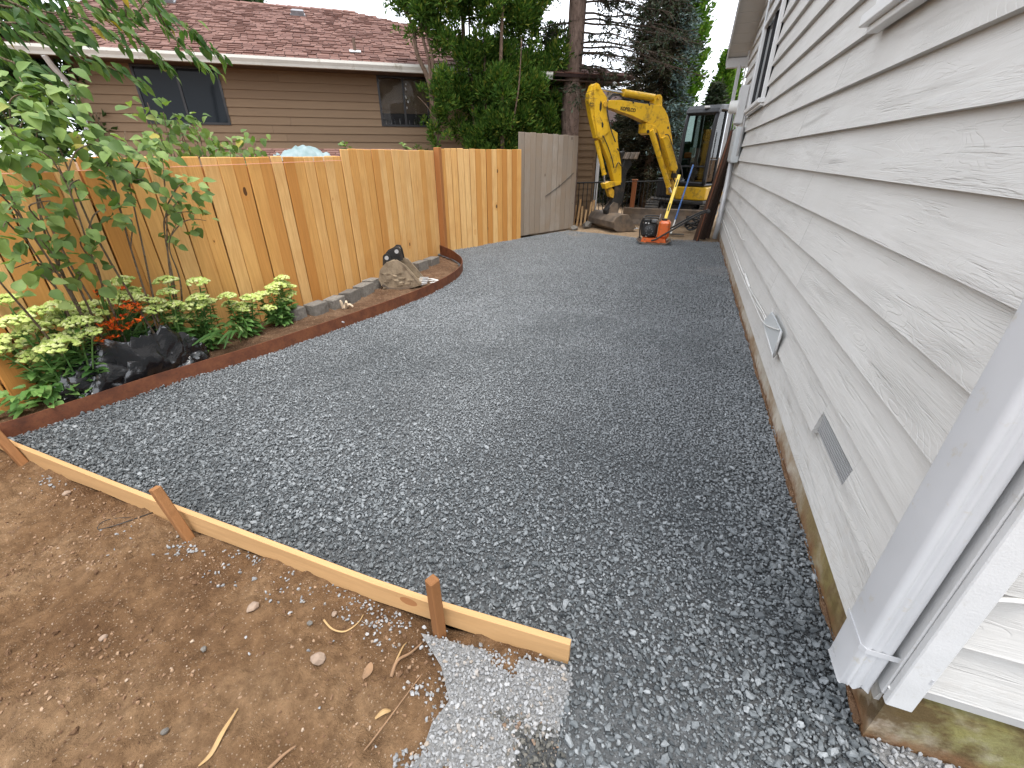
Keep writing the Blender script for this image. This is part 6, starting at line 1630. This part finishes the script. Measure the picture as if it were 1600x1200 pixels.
hp = Z5([(70, 305, 90), (370, 410, 100), (545, 350, 95), (150, 500, 110), (300, 545, 90), (470, 510, 90), (560, 450, 110), (690, 490, 90), (800, 495, 85), (735, 410, 90), (870, 420, 80), (800, 350, 95), (620, 610, 80), (810, 590, 85), (500, 640, 70), (100, 670, 115), (540, 700, 120), (340, 780, 100), (20, 740, 80), (650, 470, 90)], 0, 420, .175), \
     Z5([(1110, 120, 75), (1150, 240, 90), (1060, 275, 75), (1240, 270, 70), (1180, 210, 70), (835, 660, 60), (1010, 330, 60)], 0, 420, .175), \
     Z5([(870, 370, 48), (880, 430, 42), (815, 475, 40), (795, 520, 55), (850, 515, 45), (905, 495, 45), (900, 565, 40)], 0, 330, .3), \
     Z5([(1035, 375, 45), (1035, 460, 48), (1060, 480, 45), (1010, 500, 55), (985, 510, 45), (980, 560, 36), (1060, 570, 25), (1090, 480, 40)], 0, 330, .3), \
     Z5([(1185, 450, 42), (1200, 490, 38), (1290, 510, 45), (1310, 460, 48), (1265, 500, 40), (1240, 515, 35)], 0, 330, .3), \
     Z5([(1360, 445, 45), (1410, 435, 42), (1440, 400, 50), (1470, 355, 36), (1500, 440, 42), (1400, 510, 36), (1460, 385, 45), (1515, 400, 30), (1470, 470, 30)], 0, 330, .3)
labs = ['largest sedum with many flower heads left of the black bag', 'sedum flowering behind the orange flowers', 'sedum right behind the black bag', 'sedum standing third before the retaining blocks', 'sedum next to last before the retaining blocks', 'last sedum beside the retaining blocks']
xs_ = [-3.54, -3.60, -3.52, -3.50, -3.52, -3.50]
for k, H_ in enumerate(hp):
    P = [at_x(u, v, xs_[k] + (rnd(-.14, .16) if k == 0 else rnd(-.07, .08))) for u, v, w in H_]
    cy = sum(p.y for p in P) / len(P) - .04; cx = xs_[k]; base = Vector((cx, cy, bz(cx, cy)))
    pl = thing('sedum_plant', base, labs[k], 'sedum', 'sedums in the planting bed'); mbS = MB(); lv_ = []
    for p, (u, v, w) in zip(P, H_):
        b = base + V((p.x - cx) * .35 + rnd(-.03, .03), (p.y - cy) * .45 + rnd(-.03, .03), -.02); top = p - V(0, 0, .02)
        Q = smooth_path([tuple(b), tuple(b.lerp(top, .5) + V(0, 0, .03)), tuple(top)], 6); mbS.tube(Q, [.0055] * (len(Q) - 1) + [.004], 6)
        r = w * (.175 if k < 2 else .3) / 685 * (Vector((p.x, p.y, p.z - CAM_H)).length) * .80
        o = link('flower_head', HEADS[random.randrange(5)], None, pl); o.matrix_local = Matrix.Translation(p + V(.012, -.01, .012) - base) @ Matrix.Rotation(rnd(0, 6.28), 4, 'Z') @ Matrix.Rotation(rnd(-.2, .2), 4, 'X') @ Matrix.Diagonal((r * 1.08, r * 1.08, r * 1.05, 1))
        for j in range(2, len(Q) - 1):
            for s in range(4):
                a = rnd(0, 6.283); d = V(math.cos(a), math.sin(a), rnd(-.1, .55)); lv_.append((Q[j] + d * .008, d, V(0, 0, 1) + rvec(.2), rnd(.05, .088) * (1.15 if j < 7 else .7)))
    for _ in range(130 if k == 0 else 40):               # low leaves round the foot
        a = rnd(0, 6.283); rr = rnd(.05, .20 if k == 0 else .13); q = base + V(math.cos(a) * rr * .6 - (.03 if k == 0 else 0), math.sin(a) * rr * (1.5 if k == 0 else 1.2) - (.10 if k == 0 else 0), rnd(.03, .17)); d = V(math.cos(a), math.sin(a), rnd(-.5, .3)); lv_.append((q, d, V(.2, -.2, 1) + rvec(.2), rnd(.055, .095)))
    mbS.build('stem', MT['sedum_leaf'], pl, smooth=True); put_leaves(pl, lv_, LEAF_S, MT['sedum_leaf'], 140)
# ---------------------------------------------------------------- crocosmia and strap leaves
cr = thing('crocosmia_plant', (-3.64, 1.74, .05), 'crocosmia with bright orange flowers between the sedums', 'flowering plant'); base = Vector((-3.64, 1.74, .05))
def blade(mb, b, e, w, bend):
    P = smooth_path([tuple(b), tuple(b.lerp(e, .5) + V(0, 0, bend)), tuple(e)], 5); n = len(P); sd = (e - b).cross(V(.6, -.3, .5)).normalized()
    vs = []
    for i, p in enumerate(P): k = w * math.sin(math.pi * min(1, .12 + .88 * (1 - i / (n - 1)))) * .5; vs += [p - sd * k, p + sd * k]
    mb.add(vs, [(2*i, 2*i+1, 2*i+3, 2*i+2) for i in range(n - 1)])
mbS = MB()
for (u, v) in ((155, 455), (165, 470), (215, 480), (235, 490), (222, 505), (190, 480), (160, 530), (175, 555), (205, 520), (245, 500), (170, 500), (230, 515), (195, 470), (185, 460), (178, 545), (172, 560)):
    blade(mbS, base + rvec(.025), at_x(u, v, -3.56 + rnd(-.06, .06)), .017, rnd(.02, .10))
mbS.build('leaves', MT['croc_leaf'], cr, recalc=False)
def florets(seed):
    rs = random.Random(seed); mb = MB()
    for k in range(6):
        a = rs.uniform(0, 6.283); d = V(math.cos(a), math.sin(a), rs.uniform(.1, .9)).normalized(); x = d.cross(V(0, 0, 1)).normalized()
        mb.add([V(0, 0, 0), d * .6 + x * .16, d * 1.0, d * .6 - x * .16], [(0, 1, 2, 3)])
    me = mb.mesh('flower', recalc=False); me.materials.append(MT['croc_flower']); return me
FL_ = [florets(k) for k in range(4)]
mbS = MB()
for (u, v) in ((153, 467), (188, 456), (186, 480), (200, 472), (212, 478), (222, 481), (215, 490), (180, 503), (188, 500), (172, 507), (165, 510), (205, 503), (212, 505), (200, 515), (178, 516), (170, 528), (160, 534), (152, 536), (178, 526), (192, 495), (207, 485), (195, 482), (160, 509), (218, 500), (183, 508), (210, 478), (176, 500), (190, 512), (203, 480), (155, 532)):
    p = at_x(u, v, -3.42 + rnd(-.06, .08))
    for _ in range(2):
        o = link('flower', FL_[random.randrange(4)], None, cr); o.matrix_local = Matrix.Translation(p + rvec(.010) - cr.location) @ Matrix.Rotation(rnd(0, 6.28), 4, 'Z') @ Matrix.Rotation(rnd(-.6, .6), 4, 'X') @ Matrix.Scale(rnd(.026, .04), 4)
    Q = smooth_path([tuple(base), tuple(base.lerp(p, .6) + V(0, 0, .08)), tuple(p)], 4); mbS.tube(Q, .0022, 4, False)
mbS.build('stem', MT['croc_leaf'], cr, recalc=False)
sl = thing('daylily', (-3.42, 2.55, .03), 'low strap leaved daylily at the bed edge below the sedums', 'daylily'); mbS = MB(); base = Vector((-3.42, 2.55, .02))
for (u, v) in ((326, 530), (340, 538), (346, 512), (360, 530), (372, 528), (366, 516), (380, 520), (335, 512), (300, 540), (312, 535), (350, 545), (388, 512)):
    blade(mbS, base + V(rnd(-.03, .03), rnd(-.12, .12), 0), at_x(u, v, -3.26 + rnd(-.06, .06)), .019, rnd(.06, .12))
mbS.build('leaves', MT['croc_leaf'], sl, recalc=False)
